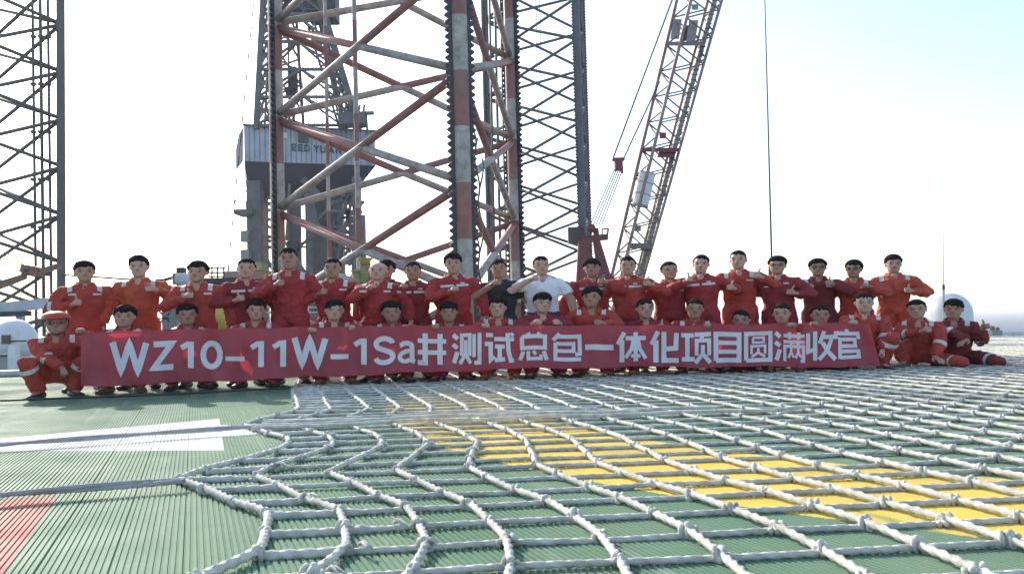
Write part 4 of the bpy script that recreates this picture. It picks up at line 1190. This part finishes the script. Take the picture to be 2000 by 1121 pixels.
class Fig:
    pass
FIGS = []
def figure(px, top, Y, pose, col, label, group, RH=None, LH=None, hair='puffy', skin='skin', tape='shoulder', glasses=False, tee=None, belly=0.0, yaw=0.0, tilt=0.0, legs=None, lean=0.0, extra=None, bands=False, boots='boot', helmet=False, flatz=None):
    f = Fig()
    f.__dict__.update(locals())
    p = at(px, top, Y)
    f.H = p.z
    th = -math.asin(p.x / math.hypot(p.x, Y)) * 0.85
    f.rz = -th * -1.0
    f.rz = th + R(random.uniform(-11, 11))
    f.loc = V3((p.x, Y, 0))
    Rz = Matrix.Rotation(f.rz, 3, 'Z'); Rinv = Rz.transposed()
    f.stand = pose == 'stand'
    MODEL = 1.765
    if f.stand:
        sz = f.H / MODEL; sx = 1.36 * sz ** 0.4; sy = 1.18
        hip = V3((0, .0, .93)); tau = R(1.5)
    else:
        sz = 0.95; sx = 1.30; sy = 1.12
        tau = R(14)
        hip = V3((0, .24, f.H / sz - .815)); 
    f.s = (sx, sy, sz)
    up = V3((math.sin(lean), -math.sin(tau), math.cos(tau))).normalized()
    fr = V3((0, -math.cos(tau), -math.sin(tau)))
    X = V3((1, 0, 0))
    pt = lambda s, x=0, y=0: hip + up * s + X * x - fr * y
    f.pt, f.up, f.fr = pt, up, fr
    BXl = None
    def to_local(q, dy, hz=None):
        if len(q) > 3: dy = q[3]
        w = at(q[0], q[1], Y - dy) - f.loc
        w = Rinv @ w
        return V3((w.x / sx, w.y / sy, w.z / sz))
    body, cov, trou = MB(), MB(), MB()
    legm = trou if tee else cov
    # torso
    secs = [(-.12, .13, .10), (-.04, .178, .125), (.06, .168, .120 + belly * .6), (.16, .176, .128 + belly), (.28, .188, .134 + belly * .5), (.39, .203, .135), (.44, .196, .120), (.48, .155, .105), (.51, .120, .092), (.53, .092, .082)]
    if tee: secs = [(.0, .178, .122)] + secs[2:]
    if tee: trou.loft([ell_ring(pt(s), X, fr, a, c_) for s, a, c_ in ((-.12, .13, .10), (-.03, .17, .12), (.06, .170, .12))])
    cov.loft([ell_ring(pt(s, 0, -belly * .35 if .0 < s < .35 else 0), X, fr, a, c_, 22) for s, a, c_ in secs])
    body.capsule([pt(0), pt(.25), pt(.45)], [.09, .10, .10], 12)
    neck0, neck1 = pt(.50, 0, .005), pt(.50, 0, .005) + V3((0, -.028, .125))
    hc = pt(.50) + V3((math.sin(tilt) * .1, -.030, .190))
    Mh = Matrix.Translation(hc) @ Euler((R(2), tilt, yaw)).to_matrix().to_4x4()
    hs = 1.05 if f.stand else 1.11
    Mh = Mh @ Matrix.Diagonal((hs * random.uniform(.98, 1.10), hs * 1.05, hs * random.uniform(.97, 1.03), 1))
    f.Mh = Mh
    body.capsule([neck0, neck1, hc + V3((0, .01, -.02))], [.062, .058, .055], 14)
    body.loft(head_rings(Mh))
    # nose, brow, ears, lips ridge
    body.capsule([Mh @ V3((0, -.094, .030)), Mh @ V3((0, -.105, .0)), Mh @ V3((0, -.112, -.022))], [.009, .011, .014], 8)
    body.capsule([Mh @ V3((-.012, -.098, -.026)), Mh @ V3((.012, -.098, -.026))], [.010, .010], 7)
    body.capsule([Mh @ V3((-.045, -.080, .034)), Mh @ V3((0, -.092, .034)), Mh @ V3((.045, -.080, .034))], [.011, .011, .011], 7)
    body.capsule([Mh @ V3((-.022, -.083, -.062)), Mh @ V3((0, -.090, -.062)), Mh @ V3((.022, -.083, -.062))], [.008, .010, .008], 7)
    for sgn in (-1, 1):
        body.ellipsoid(Mh @ V3((sgn * .080, .008, -.002)), (.012, .020, .032), 8, 6)
    # open collar: a wedge of throat
    body.ellipsoid(pt(.475) + fr * .082, (.042, .030, .075), 10, 8)
    # arms
    f.arms = {}
    for sgn, key in ((-1, 'R'), (1, 'L')):
        spec_ = RH if key == 'R' else LH
        sh = pt(.435, sgn * .188, 0)
        if spec_ is None:
            tgt = V3((sgn * .345, .0 + random.uniform(-.04, .06), .86)) if f.stand else pt(.08, sgn * .30, -.22)
            kind, hint = 'r', V3((sgn * .8, .5, 0))
            hd, hn, ht = V3((-sgn * .05, -.15, -1)), V3((-sgn, 0, 0)), V3((0, -1, 0))
        else:
            kind = spec_[2]
            tgt = to_local(spec_, .30)
            hint = V3((sgn * 1.0, .25, -.75))
            if kind == 'h':     # holding the cloth hem from behind
                hint = V3((sgn * .8, .1, -.8)); hd, hn, ht = V3((-sgn * .2, -.7, .35)), V3((0, .2, -1)), V3((-sgn, 0, .2)); kind = 'f'
                tgt = to_local(spec_[:3], Y - (float(np.interp(spec_[0], BX, BD)) + .06))
            elif kind == 'd':   # reaching down to the corner of the cloth
                hint = V3((sgn * .8, -.2, .2)); hd, hn, ht = V3((sgn * .1, -.5, -.8)), V3((-sgn, 0, 0)), V3((0, -1, .3)); kind = 'f'
            elif kind == 'k':   # resting on a knee
                hint = V3((sgn * .6, .2, .5)); hd, hn, ht = V3((sgn * .5, -.8, -.3)), V3((0, 0, -1)), V3((-sgn, -.2, .1)); kind = 'r'
            elif kind == 'x':   # thumb out, arm stretched sideways
                hint = V3((0, .2, -1)); hd, hn, ht = V3((sgn * .8, -.5, .3)), V3((-sgn * .3, -.8, 0)), V3((0, 0, 1)); kind = 't'
            elif kind == 'b':   # arm laid behind the neighbour
                hint = V3((0, .6, -.5)); hd, hn, ht = V3((sgn, .1, 0)), V3((0, -1, 0)), V3((0, 0, 1)); kind = 'r'; tgt = tgt + V3((0, .36, 0))
            else:
                hd, hn, ht = V3((-sgn * random.uniform(.25, .6), -.85, .22)), V3((-sgn * .9, .3, 0)), V3((sgn * random.uniform(-.15, .2), -.1, 1))
                if kind == 'F': hd, hn, ht, kind = V3((-sgn * .25, -.85, .35)), V3((-sgn * .5, .1, -.6)), V3((-sgn * .7, 0, .7)), 'f'
        el, wr = ik(sh, tgt, .285, .255, hint)
        f.arms[key] = (sh, el, wr)
        bare = 1.25 if tee else 1.0
        body.capsule([pt(.42, sgn * .06), sh, el, wr], [.05, .046 * bare, .041 * bare, .029 * bare], 10)
        if tee:
            me_ = sh + (el - sh) * .62
            cov.capsule([pt(.43, sgn * .08), sh, sh + (el - sh) * .4], [.080, .079, .078], 14)
            cov.tube([sh + (el - sh) * .3, me_], [.078, .076], 14)
        else:
            fa = el + (wr - el) * .5
            cov.capsule([pt(.435, sgn * .08), sh, sh + (el - sh) * .5, el, fa], [.080, .080, .077, .070, .067], 14)
            cov.tube([el, fa, el + (wr - el) * .9], [.067, .067, .060], 14)
        if wr.z > .02:
            hand(body, wr, hd if spec_ is not None else hd, hn, ht, kind, .96)
    # legs
    f.feet = []
    for sgn, key in ((-1, 'R'), (1, 'L')):
        hp = pt(-.04, sgn * .092)
        if f.stand:
            kn, an = V3((sgn * .115, -.02, .50)), V3((sgn * .125, .02, .10))
            toe = V3((sgn * .25, -1, 0))
        else:
            lg = (legs or {}).get(key)
            if lg == 'kneel':
                kn, an, toe = V3((sgn * .24, -.18, .09)), V3((sgn * .16, .24, .10)), V3((0, .15, -1))
            elif lg == 'kneel_out':
                kn, an, toe = V3((sgn * .40, -.20, .10)), V3((sgn * .20, .20, .10)), V3((0, .15, -1))
            else:
                an = V3((sgn * .15, .02, .10)); toe = V3((sgn * .35, -1, 0))
                kn, _ = ik(hp, an, .43, .41, V3((sgn * .45, -1, .65)))
        legm.capsule([hp, hp + (kn - hp) * .5, kn], [.105, .098, .085], 14)
        legm.capsule([kn, kn + (an - kn) * .5, kn + (an - kn) * .93], [.084, .080, .074], 14)
        body.capsule([hp, kn, an], [.07, .055, .042], 10)
        body.capsule([an, an + toe.normalized() * .12 + V3((0, 0, -.05))], [.040, .032], 8)
        f.feet.append((an, toe.normalized(), lg if not f.stand else None))
        f.__dict__['kn' + key] = kn
    def fin(mb, nm):
        me = bpy.data.meshes.new(nm)
        me.from_pydata([(v[0] * sx, v[1] * sy, v[2] * sz) for v in mb.v], [], mb.f)
        return me
    f.raw = {'body': fin(body, 'body'), 'coverall': fin(cov, 'coverall')}
    if tee: f.raw['trousers'] = fin(trou, 'trousers')
    f.scl = lambda v: V3((v[0] * sx, v[1] * sy, v[2] * sz))
    FIGS.append(f)

def dS(px, k): return 11.55 + (px - 166) / 1577 * 1.0 + (0.12 if k % 2 else -0.06)
GS, GF = 'men standing in the back row', 'men crouching behind the banner'
ST = [
 (166, 512, 'redor', 'first standing man from the left, white shoulder patches and right thumb at his chest', dict(RH=(143, 594, 't'), bands=True)),
 (273, 502, 'orange', 'broad standing man in bright orange coverall pointing with his left hand raised', dict(LH=(303, 566, 'p'), belly=.03, skin='skin3')),
 (386, 513, 'redor', 'standing man in orange red coverall, third from the left, dark flat hair like a beret', dict(RH=(362, 580, 't'), skin='skin')),
 (479, 506, 'dark', 'smiling standing man in dark red coverall with chest stripe beside the tall man', dict(RH=(462, 586, 't'), tape='stripe', skin='skin3', hair='short')),
 (565, 485, 'red', 'tallest standing man giving a thumbs up, cropped hair and shoulder patches', dict(RH=(540, 556, 't'), hair='short', skin='skin2')),
 (651, 506, 'red', 'tanned standing man with shoulder patches between the tallest man and the bald man', dict(RH=(626, 573, 't'), skin='skin2', hair='short')),
 (738, 511, 'red', 'bald standing man holding his fist below his chin', dict(RH=(722, 562, 'F'), hair=None, skin='skin3', belly=.03)),
 (807, 512, 'dark', 'standing man in dark red coverall with chest stripe right of the bald man', dict(RH=(784, 562, 'F'), tape='stripe', skin='skin2', hair='short')),
 (884, 497, 'red', 'standing man in front of the thick banded chord, forearm across his chest stripe', dict(RH=(880, 568, 'F'), tape='stripe', belly=.02)),
 (975, 508, 'dark', 'standing man in black t-shirt covering his chin with his hand', dict(RH=(962, 556, 'F'), tee='tee_black', hair='short', skin='skin2')),
 (1057, 501, 'red', 'standing man in plain white t-shirt and navy trousers with one fist raised', dict(RH=(1036, 546, 't'), tee='tee_white', hair='short', skin='skin3')),
 (1156, 506, 'red', 'standing man with thick dark fringe and his left fist beside his cheek', dict(LH=(1182, 552, 't'), tape='stripe', skin='skin2', hair='fringe')),
 (1226, 502, 'redor', 'standing man in bright red coverall with white collar and stripe, left fist raised', dict(LH=(1272, 556, 't'), tape='stripe', skin='skin', hair='short')),
 (1306, 512, 'dark', 'shorter standing man in dark red coverall with thin slanting chest stripe', dict(tape='stripe', hair='short', skin='skin')),
 (1368, 499, 'red', 'grinning standing man with both thumbs held out to his sides', dict(RH=(1340, 548, 't'), LH=(1434, 564, 't'), tape='stripe', hair='short', skin='skin3', tilt=.06)),
 (1441, 490, 'redor', 'tall standing man with shoulder patches and zipped orange red coverall, left thumb high', dict(LH=(1486, 541, 't'), skin='skin3', hair='short')),
 (1517, 502, 'dark', 'standing man in glasses below the hanging cable, thumb up before his chest', dict(LH=(1552, 573, 't'), RH=(1470, 570, 'b'), tape='logo', glasses=True)),
 (1596, 507, 'maroon', 'dark clad standing man in glasses showing both fists at his chest', dict(LH=(1626, 555, 't'), RH=(1575, 562, 'F'), glasses=True, skin='skin2')),
 (1667, 510, 'redor', 'slim standing man in dark glasses second from the right end', dict(LH=(1699, 560, 'F'), glasses=True, skin='skin2')),
 (1743, 500, 'orange', 'rightmost standing man in bright orange coverall with flat dark hair and thumb up', dict(LH=(1781, 569, 't'), RH=(1690, 575, 'b'), skin='skin')),
]
for k, (px, top, col, lab, kw) in enumerate(ST):
    kw.setdefault('yaw', R(random.uniform(-8, 8))); kw.setdefault('tilt', R(random.uniform(-4, 4)))
    figure(px, top, dS(px, k), 'stand', col, lab, GS, **kw)
figure(755, 510, 12.65, 'stand', 'dark', 'dark haired man mostly hidden behind the bald man', GS, skin='skin2', hair='puffy', tape=None)

def dF(px): return float(np.interp(px, [110, 240, 400, 700, 1000, 1300, 1700, 1860], [10.45, 11.05, 11.3, 11.45, 11.55, 11.6, 11.6, 11.9]))
FT = [
 (110, 612, 'maroon', 'crouching man in red helmet and glasses holding the left end of the banner', dict(RH=(147, 742, 'd', .22), LH=(163, 648, 'h', .22), glasses=True, helmet=True, bands=True, skin='skin2', col='redor')),
 (240, 600, 'red', 'crouching man with thick puffy hair just right of the helmeted man', dict(LH=(274, 650, 'h'), RH=(205, 656, 'h'))),
 (367, 597, 'red', 'crouching man with flat topped hair above the banner digits, second bare head from the left', dict(LH=(398, 648, 'h'), skin='skin2')),
 (498, 588, 'red', 'crouching man with side swept hair beneath the stripe of the smiling man', dict(RH=(470, 646, 'h'), skin='skin')),
 (653, 588, 'red', 'young crouching man with short fringe and raised brows below the tanned man', dict(LH=(690, 642, 'h'), RH=(604, 646, 'h'), skin='skin3', hair='fringe')),
 (765, 592, 'red', 'crouching man with bushy hair squinting above the letter S of the banner', dict(LH=(800, 642, 'h'), skin='skin2')),
 (877, 592, 'red', 'crouching man with straight fringe below the man at the thick chord', dict(RH=(845, 640, 'h'), hair='fringe', skin='skin2')),
 (972, 583, 'redor', 'crouching man with white shoulder straps below the man in black', dict(RH=(944, 638, 'h'), skin='skin3', hair='puffy')),
 (1061, 574, 'dark', 'crouching man in plain dark red below the white t-shirt, hand at his collar', dict(RH=(1041, 632, 'f'), LH=(1092, 632, 'f'), tape=None, hair='fringe', skin='skin3', lean=0)),
 (1153, 563, 'redor', 'higher crouching man with a patch of hair swept up and folded forearms', dict(LH=(1178, 632, 'f'), skin='skin2')),
 (1262, 585, 'dark', 'smiling crouching man with receding short hair and one thumb over the banner edge', dict(LH=(1298, 640, 't'), tape=None, hair='short', skin='skin')),
 (1356, 586, 'red', 'crouching man with short hair and white shoulder straps left of the lowest head', dict(LH=(1386, 638, 'h'), hair='short', skin='skin2')),
 (1447, 608, 'dark', 'lowest crouching man with only his forehead and eyes above the banner', dict(hair='short', skin='skin2', tape=None)),
 (1526, 595, 'red', 'crouching man just right of the lowest head, short dark hair, looking ahead', dict(LH=(1552, 636, 'h'), hair='short', skin='skin')),
 (1602, 598, 'red', 'round faced crouching man with very dark hair near the right end of the banner', dict(RH=(1585, 634, 'h'), skin='skin2', hair='short')),
 (1688, 574, 'redor', 'large crouching man holding the right end of the banner with his lowered arm', dict(LH=(1722, 706, 'd', .30), RH=(1662, 632, 'h'), hair='short', skin='skin3', bands=True, belly=.03)),
 (1790, 587, 'redor', 'kneeling man in bright red coverall right of the banner with a thumb up', dict(RH=(1803, 646, 't'), bands=True, legs={'L': 'kneel_out'}, skin='skin', hair='short', LH=(1826, 700, 'k', .25))),
 (1860, 587, 'maroon', 'rightmost kneeling man in maroon stretching his thumb out sideways', dict(LH=(1918, 640, 'x', .1), RH=(1888, 664, 'k', .3), bands=True, legs={'L': 'kneel_out'}, skin='skin2', hair='fringe')),
]
for k, (px, top, col, lab, kw) in enumerate(FT):
    kw.setdefault('yaw', R(random.uniform(-7, 7))); kw.setdefault('tilt', R(random.uniform(-4, 4)))
    c_ = kw.pop('col', col)
    figure(px, top, dF(px), 'crouch', c_, lab, GF, boots='boot_brown' if k % 3 == 1 else 'boot', **kw)

# remesh the overlapping volumes into continuous skins, all in one evaluation
tex = []
for k, sc_ in enumerate((0.16, 0.085)):
    t = bpy.data.textures.new('folds', 'CLOUDS'); t.noise_scale = sc_; t.noise_depth = 2; tex.append(t)
tmp = []
for f in FIGS:
    for nm, me in f.raw.items():
        o = bpy.data.objects.new(nm, me); COL.objects.link(o)
        o.location = f.loc
        r = o.modifiers.new('r', 'REMESH'); r.mode = 'VOXEL'; r.voxel_size = 0.0085 if nm == 'body' else 0.0165; r.use_smooth_shade = True
        s_ = o.modifiers.new('s', 'SMOOTH'); s_.factor = 0.5; s_.iterations = 2 if nm == 'body' else 3
        if nm != 'body':
            for t, st in zip(tex, (0.050, 0.034)):
                d = o.modifiers.new('d', 'DISPLACE'); d.texture = t; d.strength = st; d.mid_level = 0.5; d.texture_coords = 'GLOBAL'
        tmp.append((f, nm, o))
dg = bpy.context.evaluated_depsgraph_get()
for f, nm, o in tmp:
    me = bpy.data.meshes.new_from_object(o.evaluated_get(dg))
    me.name = nm
    f.__dict__.setdefault('me', {})[nm] = me
for f, nm, o in tmp:
    raw = o.data
    bpy.data.objects.remove(o); bpy.data.meshes.remove(raw)

eye_me = MB().ellipsoid((0, 0, 0), (.0175, .007, .0072), 10, 6).mesh('eye', MAT['eye'], True)
brow_me = MB().capsule([(-.019, .003, -.001), (0, 0, .002), (.019, .003, -.002)], [.004, .0055, .004], 6).mesh('eyebrow', MAT['brow'], True)
mouth_me = MB().capsule([(-.024, .006, .001), (0, 0, 0), (.024, .006, .001)], [.0035, .0065, .0035], 6).mesh('mouth', MAT['lip'], True)
Mtooth = mat('teeth', (.5, .45, .38), .4)
teeth_me = MB().capsule([(-.014, .003, .001), (0, -.001, 0), (.014, .003, .001)], [.0028, .0040, .0028], 6).mesh('teeth', Mtooth, True)
gl = MB()
for sgn in (-1, 1):
    gl.tube([(sgn * .036 + .030 * math.cos(a) * (1 if abs(math.cos(a)) < .8 else .95), 0, .020 * math.sin(a)) for a in np.linspace(0, 2 * math.pi, 13)], .0036, 5)
    gl.tube([(sgn * .066, 0, .006), (sgn * .082, .03, .006), (sgn * .084, .09, .004)], .0035, 5)
gl.tube([(-.008, 0, .004), (.008, 0, .004)], .0035, 5)
glass_me = gl.mesh('glasses', MAT['frame'], True)

def bvh(me):
    vs_ = [v.co.copy() for v in me.vertices]
    return BVHTree.FromPolygons(vs_, [tuple(p.vertices) for p in me.polygons])
def grid_obj(name, rows, material, parent, thick=None):
    nr_, nc = len(rows), len(rows[0])
    mb_ = MB().add([p for r in rows for p in r], [(i * nc + j, i * nc + j + 1, (i + 1) * nc + j + 1, (i + 1) * nc + j) for i in range(nr_ - 1) for j in range(nc - 1)])
    return mb_.build(name, material, parent, True)
def patch_front(tree, x0, x1, z0, z1, slope=0.0, off=.006, nx=10, nz=3):
    rows = []
    for i in range(nz):
        row = []
        for j in range(nx):
            x = x0 + (x1 - x0) * j / (nx - 1); z = z0 + (z1 - z0) * i / (nz - 1) + slope * (x - x0)
            h = tree.ray_cast(V3((x, -1.2, z)), V3((0, 1, 0)))
            if h[0] is None: return None
            row.append(h[0] + V3((0, -off, 0)))
        rows.append(row)
    return rows
def strap(tree, c, w, a0, a1, off=.006, Rr=.42, n=10):
    """tape over the shoulder, cast inwards round the axis point c"""
    rows = []
    for dx in (-w / 2, 0, w / 2):
        row = []
        for k in range(n):
            a = a0 + (a1 - a0) * k / (n - 1)
            d = V3((0, -math.cos(a), math.sin(a)))
            o_ = c + V3((dx, 0, 0)) + d * Rr
            h = tree.ray_cast(o_, -d)
            if h[0] is None: return None
            row.append(h[0] + d * off)
        rows.append(row)
    return rows
def band(tree, a, b_, t, w, off=.006, dflt=.07, n=16, lim=.16):
    ax = (b_ - a).normalized()
    s_ = V3((0, 0, 1)) if abs(ax.z) < .8 else V3((0, 1, 0))
    u = ax.cross(s_).normalized(); v = ax.cross(u)
    rows = []
    for q in (-.5, .5):
        c = a + (b_ - a) * t + ax * (q * w)
        row = []
        for k in range(n + 1):
            d = u * math.cos(2 * math.pi * k / n) + v * math.sin(2 * math.pi * k / n)
            h = tree.ray_cast(c, d)
            rr = (h[0] - c).length if h[0] is not None else dflt
            row.append((c, d, min(rr, lim)))
        md = sorted(r_[2] for r_ in row)[len(row) // 3]
        row = [c_ + d_ * (min(r_, md * 1.35) + off) for c_, d_, r_ in row]
        rows.append(row)
    return rows

hair_cache = {}
for fi, f in enumerate(FIGS):
    root = empty('person', f.loc, f.label, 'person', f.group, f.rz)
    me = f.me
    body_me = me['body']; body_me.materials.clear(); body_me.materials.append(MAT[f.skin]); body_me.shade_smooth()
    bodyo = link('body', body_me, root)
    cm = me['coverall']; cm.materials.clear()
    cm.materials.append(MAT[f.tee] if f.tee else CLOTH[f.col]); cm.shade_smooth()
    covo = link('t_shirt' if f.tee else 'coverall', cm, root)
    if f.tee:
        tm = me['trousers']; tm.materials.clear(); tm.materials.append(MAT['navy']); tm.shade_smooth(); link('trousers', tm, root)
    S3 = f.scl
    Mh = f.Mh
    bt = bvh(body_me)
    def face(x, z, off=0.0):
        p = S3(Mh @ V3((x, -.09, z)))
        h = bt.ray_cast(V3((p.x, p.y - .3, p.z)), V3((0, 1, 0)))
        q = h[0] if h[0] is not None else p
        return V3((q.x, q.y - off, q.z))
    fs_ = 1.12
    for sgn in (-1, 1):
        o = link('eye', eye_me, bodyo, face(sgn * .034, .010, .001)); o.scale = (fs_, 1, fs_); o.rotation_euler = (0, 0, sgn * -.35)
        o = link('eyebrow', brow_me, bodyo, face(sgn * .037, .041, .001)); o.scale = (fs_, 1, fs_); o.rotation_euler = (0, sgn * random.uniform(.05, .2), sgn * -.3)
    o = link('mouth', mouth_me, bodyo, face(0, -.062, .0)); o.scale = (fs_ * random.uniform(.9, 1.15), 1, random.uniform(.9, 1.4))
    if fi % 4 == 0 and f.stand or f.belly:
        o = link('teeth', teeth_me, bodyo, face(0, -.061, .003)); o.scale = (fs_, 1, .45)
    if f.glasses:
        o = link('glasses', glass_me, root, face(0, .010, .004) + V3((0, .008, 0))); o.scale = (1.2, 1.15, 1.0); o.rotation_euler = (0, 0, f.yaw)
    # hair
    if f.hair or f.helmet:
        st = f.hair
        th_ = {'puffy': .034, 'fringe': .027, 'short': .017}[st or 'short']
        fz = {'puffy': .068, 'fringe': .050, 'short': .074}[st or 'short'] + random.uniform(-.005, .006)
        if f.helmet: th_, fz = .012, .066
        sd_ = random.uniform(0, 50); swp = random.uniform(-.022, .022)
        hb_ = MB()
        n_, m_ = 40, 10
        rings = []
        for k in range(-1, m_):
            ring = []
            for j in range(n_):
                ph = 2 * math.pi * j / n_
                cph = math.cos(ph)          # 1 = front
                zb = fz if cph > .55 else (fz + (.026 - fz) * min(1, (.55 - cph) / .35) if cph > -.1 else .026 - .055 * min(1, (-.1 - cph) / .5))
                zb += .022 * noise.noise((ph * 2.5, sd_, 0)) + .014 * noise.noise((ph * 9, sd_, 4)) + swp * math.sin(ph) * max(0, cph) + (.006 * math.sin(ph * 11 + sd_) if st == 'fringe' and cph > .5 else 0)
                Cz = .130 + th_ * .95
                kk = max(k, 0)
                z = zb + (Cz - zb) * math.sin(kk / (m_ - 1) * math.pi / 2 * .98)
                q = math.sqrt(max(0.0, 1 - ((z - .0) / (Cz + .002)) ** 2)) if z > 0 else 1.0
                q = q ** .92
                gr_ = th_ * (.30, .62, .85, 1.0)[min(kk, 3)]
                if k == -1: q, gr_ = 1.0, -.014
                nz_ = .011 * noise.noise((math.sin(ph) * 3 + sd_, cph * 3, z * 22)) + .012 * noise.noise((math.sin(ph) * 10 + sd_, cph * 8, z * 45))
                fr_ = max(0.0, cph)
                A_, B_2 = .078 + gr_ * .85 + nz_, .099 + gr_ * (.85 - .5 * fr_) + nz_
                if k == -1:
                    A_, B_2 = .066, .082
                ring.append(S3(Mh @ V3((A_ * q * math.sin(ph), .007 - B_2 * q * cph, z))))
            rings.append(ring)
        hb_.loft(rings)
        hb_.build('hair', MAT['hair'], root, True)
    if f.helmet:
        hl = MB(); rings = []
        for k in range(9):
            a = k / 8 * math.pi / 2
            rings.append([S3(Mh @ V3((.112 * math.cos(a * .98) * math.sin(2 * math.pi * j / 28), .010 - .132 * math.cos(a * .98) * math.cos(2 * math.pi * j / 28), .075 + .085 * math.sin(a)))) for j in range(28)])
        brim = [S3(Mh @ V3((.117 * math.sin(2 * math.pi * j / 28), .010 - (.150 if math.cos(2 * math.pi * j / 28) > .3 else .136) * math.cos(2 * math.pi * j / 28), .066))) for j in range(28)]
        hl.loft([brim, [v + V3((0, 0, .010)) for v in brim]] + rings)
        hl.build('hard_hat', mat('helmet_red', (.5, .05, .03), .35), root, True)
        MB().tube([S3(Mh @ V3((.094, -.02, .06))), S3(Mh @ V3((.088, -.04, -.04))), S3(Mh @ V3((.05, -.07, -.12))), S3(Mh @ V3((0, -.085, -.135))), S3(Mh @ V3((-.05, -.07, -.12))), S3(Mh @ V3((-.088, -.04, -.04))), S3(Mh @ V3((-.094, -.02, .06)))], .006, 6).build('chin_strap', MAT['boot'], root, True)
    # boots
    for an, toe, lg in f.feet:
        bo = MB()
        if lg in ('kneel', 'kneel_out'):
            bo.capsule([S3(an), S3(an + V3((0, .06, -.03))), S3(an + V3((0, .05, -.06)))], [.062, .058, .03], 12)
        else:
            t2 = V3((toe.x, toe.y, 0)).normalized(); s2 = V3((-t2.y, t2.x, 0))
            g0 = V3((an.x, an.y, 0))
            rings = []
            for a_, w_, h_ in ((-.085, .030, .06), (-.07, .044, .10), (0, .050, .115), (.06, .050, .095), (.12, .054, .075), (.17, .048, .062), (.195, .026, .045)):
                c = g0 + t2 * a_
                rings.append([S3(c + s2 * (w_ * math.cos(R(q))) + V3((0, 0, max(.004, h_ / 2 + h_ / 2 * math.sin(R(q)) * 1.0)))) for q in range(0, 360, 30)])
            bo.loft(rings)
            bo.capsule([S3(an + V3((0, 0, -.02))), S3(an + V3((0, 0, .06)))], [.060, .066], 12)
        bo.build('boot', MAT[f.boots], root, True)
    if not f.tee:
        # collar, open in front
        for sgn in (-1, 1):
            rows = [[], [], [], []]
            for k in range(11):
                a = R(180 - 138 * k / 10)           # 180 = back, 42 = front
                e = max(0, (k - 6) / 4)
                sn, cs = math.sin(a) * sgn, math.cos(a)
                base = f.pt(.528)
                def q_(rx, ry, z, dy=0): return S3(base + V3((rx * sn, 0, 0)) + f.fr * (ry * cs + dy) + V3((0, 0, z)))
                rows[0].append(q_(.074, .074, .036 - .030 * e))
                rows[1].append(q_(.086, .086, .034 - .032 * e))
                rows[2].append(q_(.112 + .01 * e, .104, -.022 - .060 * e, .012 * e))
                rows[3].append(q_(.098, .092, -.026 - .056 * e))
            rows.append(rows[0])
            grid_obj('collar', rows, CLOTH[f.col], covo)
        ct = bvh(cm)
        sx, sy, sz = f.s
        tz = lambda s: f.pt(s).z * sz
        if f.tape == 'shoulder' or (f.tape == 'shoulder' and f.stand):
            for sgn in (-1, 1):
                cax = S3(f.pt(.37, sgn * .135))
                rw = strap(ct, cax, .062, R(28), R(112))
                if rw: grid_obj('shoulder_tape', rw, MAT['refl'], covo)
            if f.stand and fi % 3 != 1:
                for sgn in (-1, 1):
                    rw = patch_front(ct, sgn * .075 * sx, sgn * .150 * sx, tz(.375), tz(.375) + .026, 0, .006)
                    if rw: grid_obj('name_patch', rw, MAT['refl'], covo)
        elif f.tape == 'stripe':
            sl_ = random.uniform(-.06, .06)
            rw = patch_front(ct, -.150 * sx, .150 * sx, tz(.36), tz(.36) + .034, sl_, .007, 16)
            if rw: grid_obj('chest_stripe', rw, MAT['refl'], covo)
            rw = patch_front(ct, .06 * sx, .105 * sx, tz(.415), tz(.415) + .018, 0, .008, 6)
            if rw: grid_obj('name_patch', rw, MAT['refl'], covo)
        elif f.tape == 'logo':
            for x0, x1, z_ in ((-.15, -.105, .355), (-.095, -.03, .355), (.06, .12, .40)):
                rw = patch_front(ct, x0 * sx, x1 * sx, tz(z_), tz(z_) + .020, 0, .007, 6)
                if rw: grid_obj('name_patch', rw, MAT['refl'], covo)
        # chest pocket flaps, waist tape and front placket
        for sgn in (-1, 1):
            rw = patch_front(ct, sgn * .055 * sx, sgn * .135 * sx, tz(.245), tz(.285), 0, .013, 8, 3)
            if rw: grid_obj('pocket_flap', rw, CLOTH[f.col], covo)
        rw = patch_front(ct, -.018, .018, tz(.06), tz(.43), 0, .012, 3, 16)
        if rw: grid_obj('placket', rw, CLOTH[f.col], covo)
        if f.bands:
            for key in ('R', 'L'):
                sh, el, wr = (S3(v) for v in f.arms[key])
                grid_obj('sleeve_band', band(ct, el, wr, .12, .055), MAT['refl'], covo)
                if not f.stand:
                    kn = S3(f.__dict__['kn' + key]); an = S3(f.feet[0 if key == 'R' else 1][0])
                    grid_obj('leg_band', band(ct, kn, an, .22, .055, dflt=.10), MAT['refl'], covo)
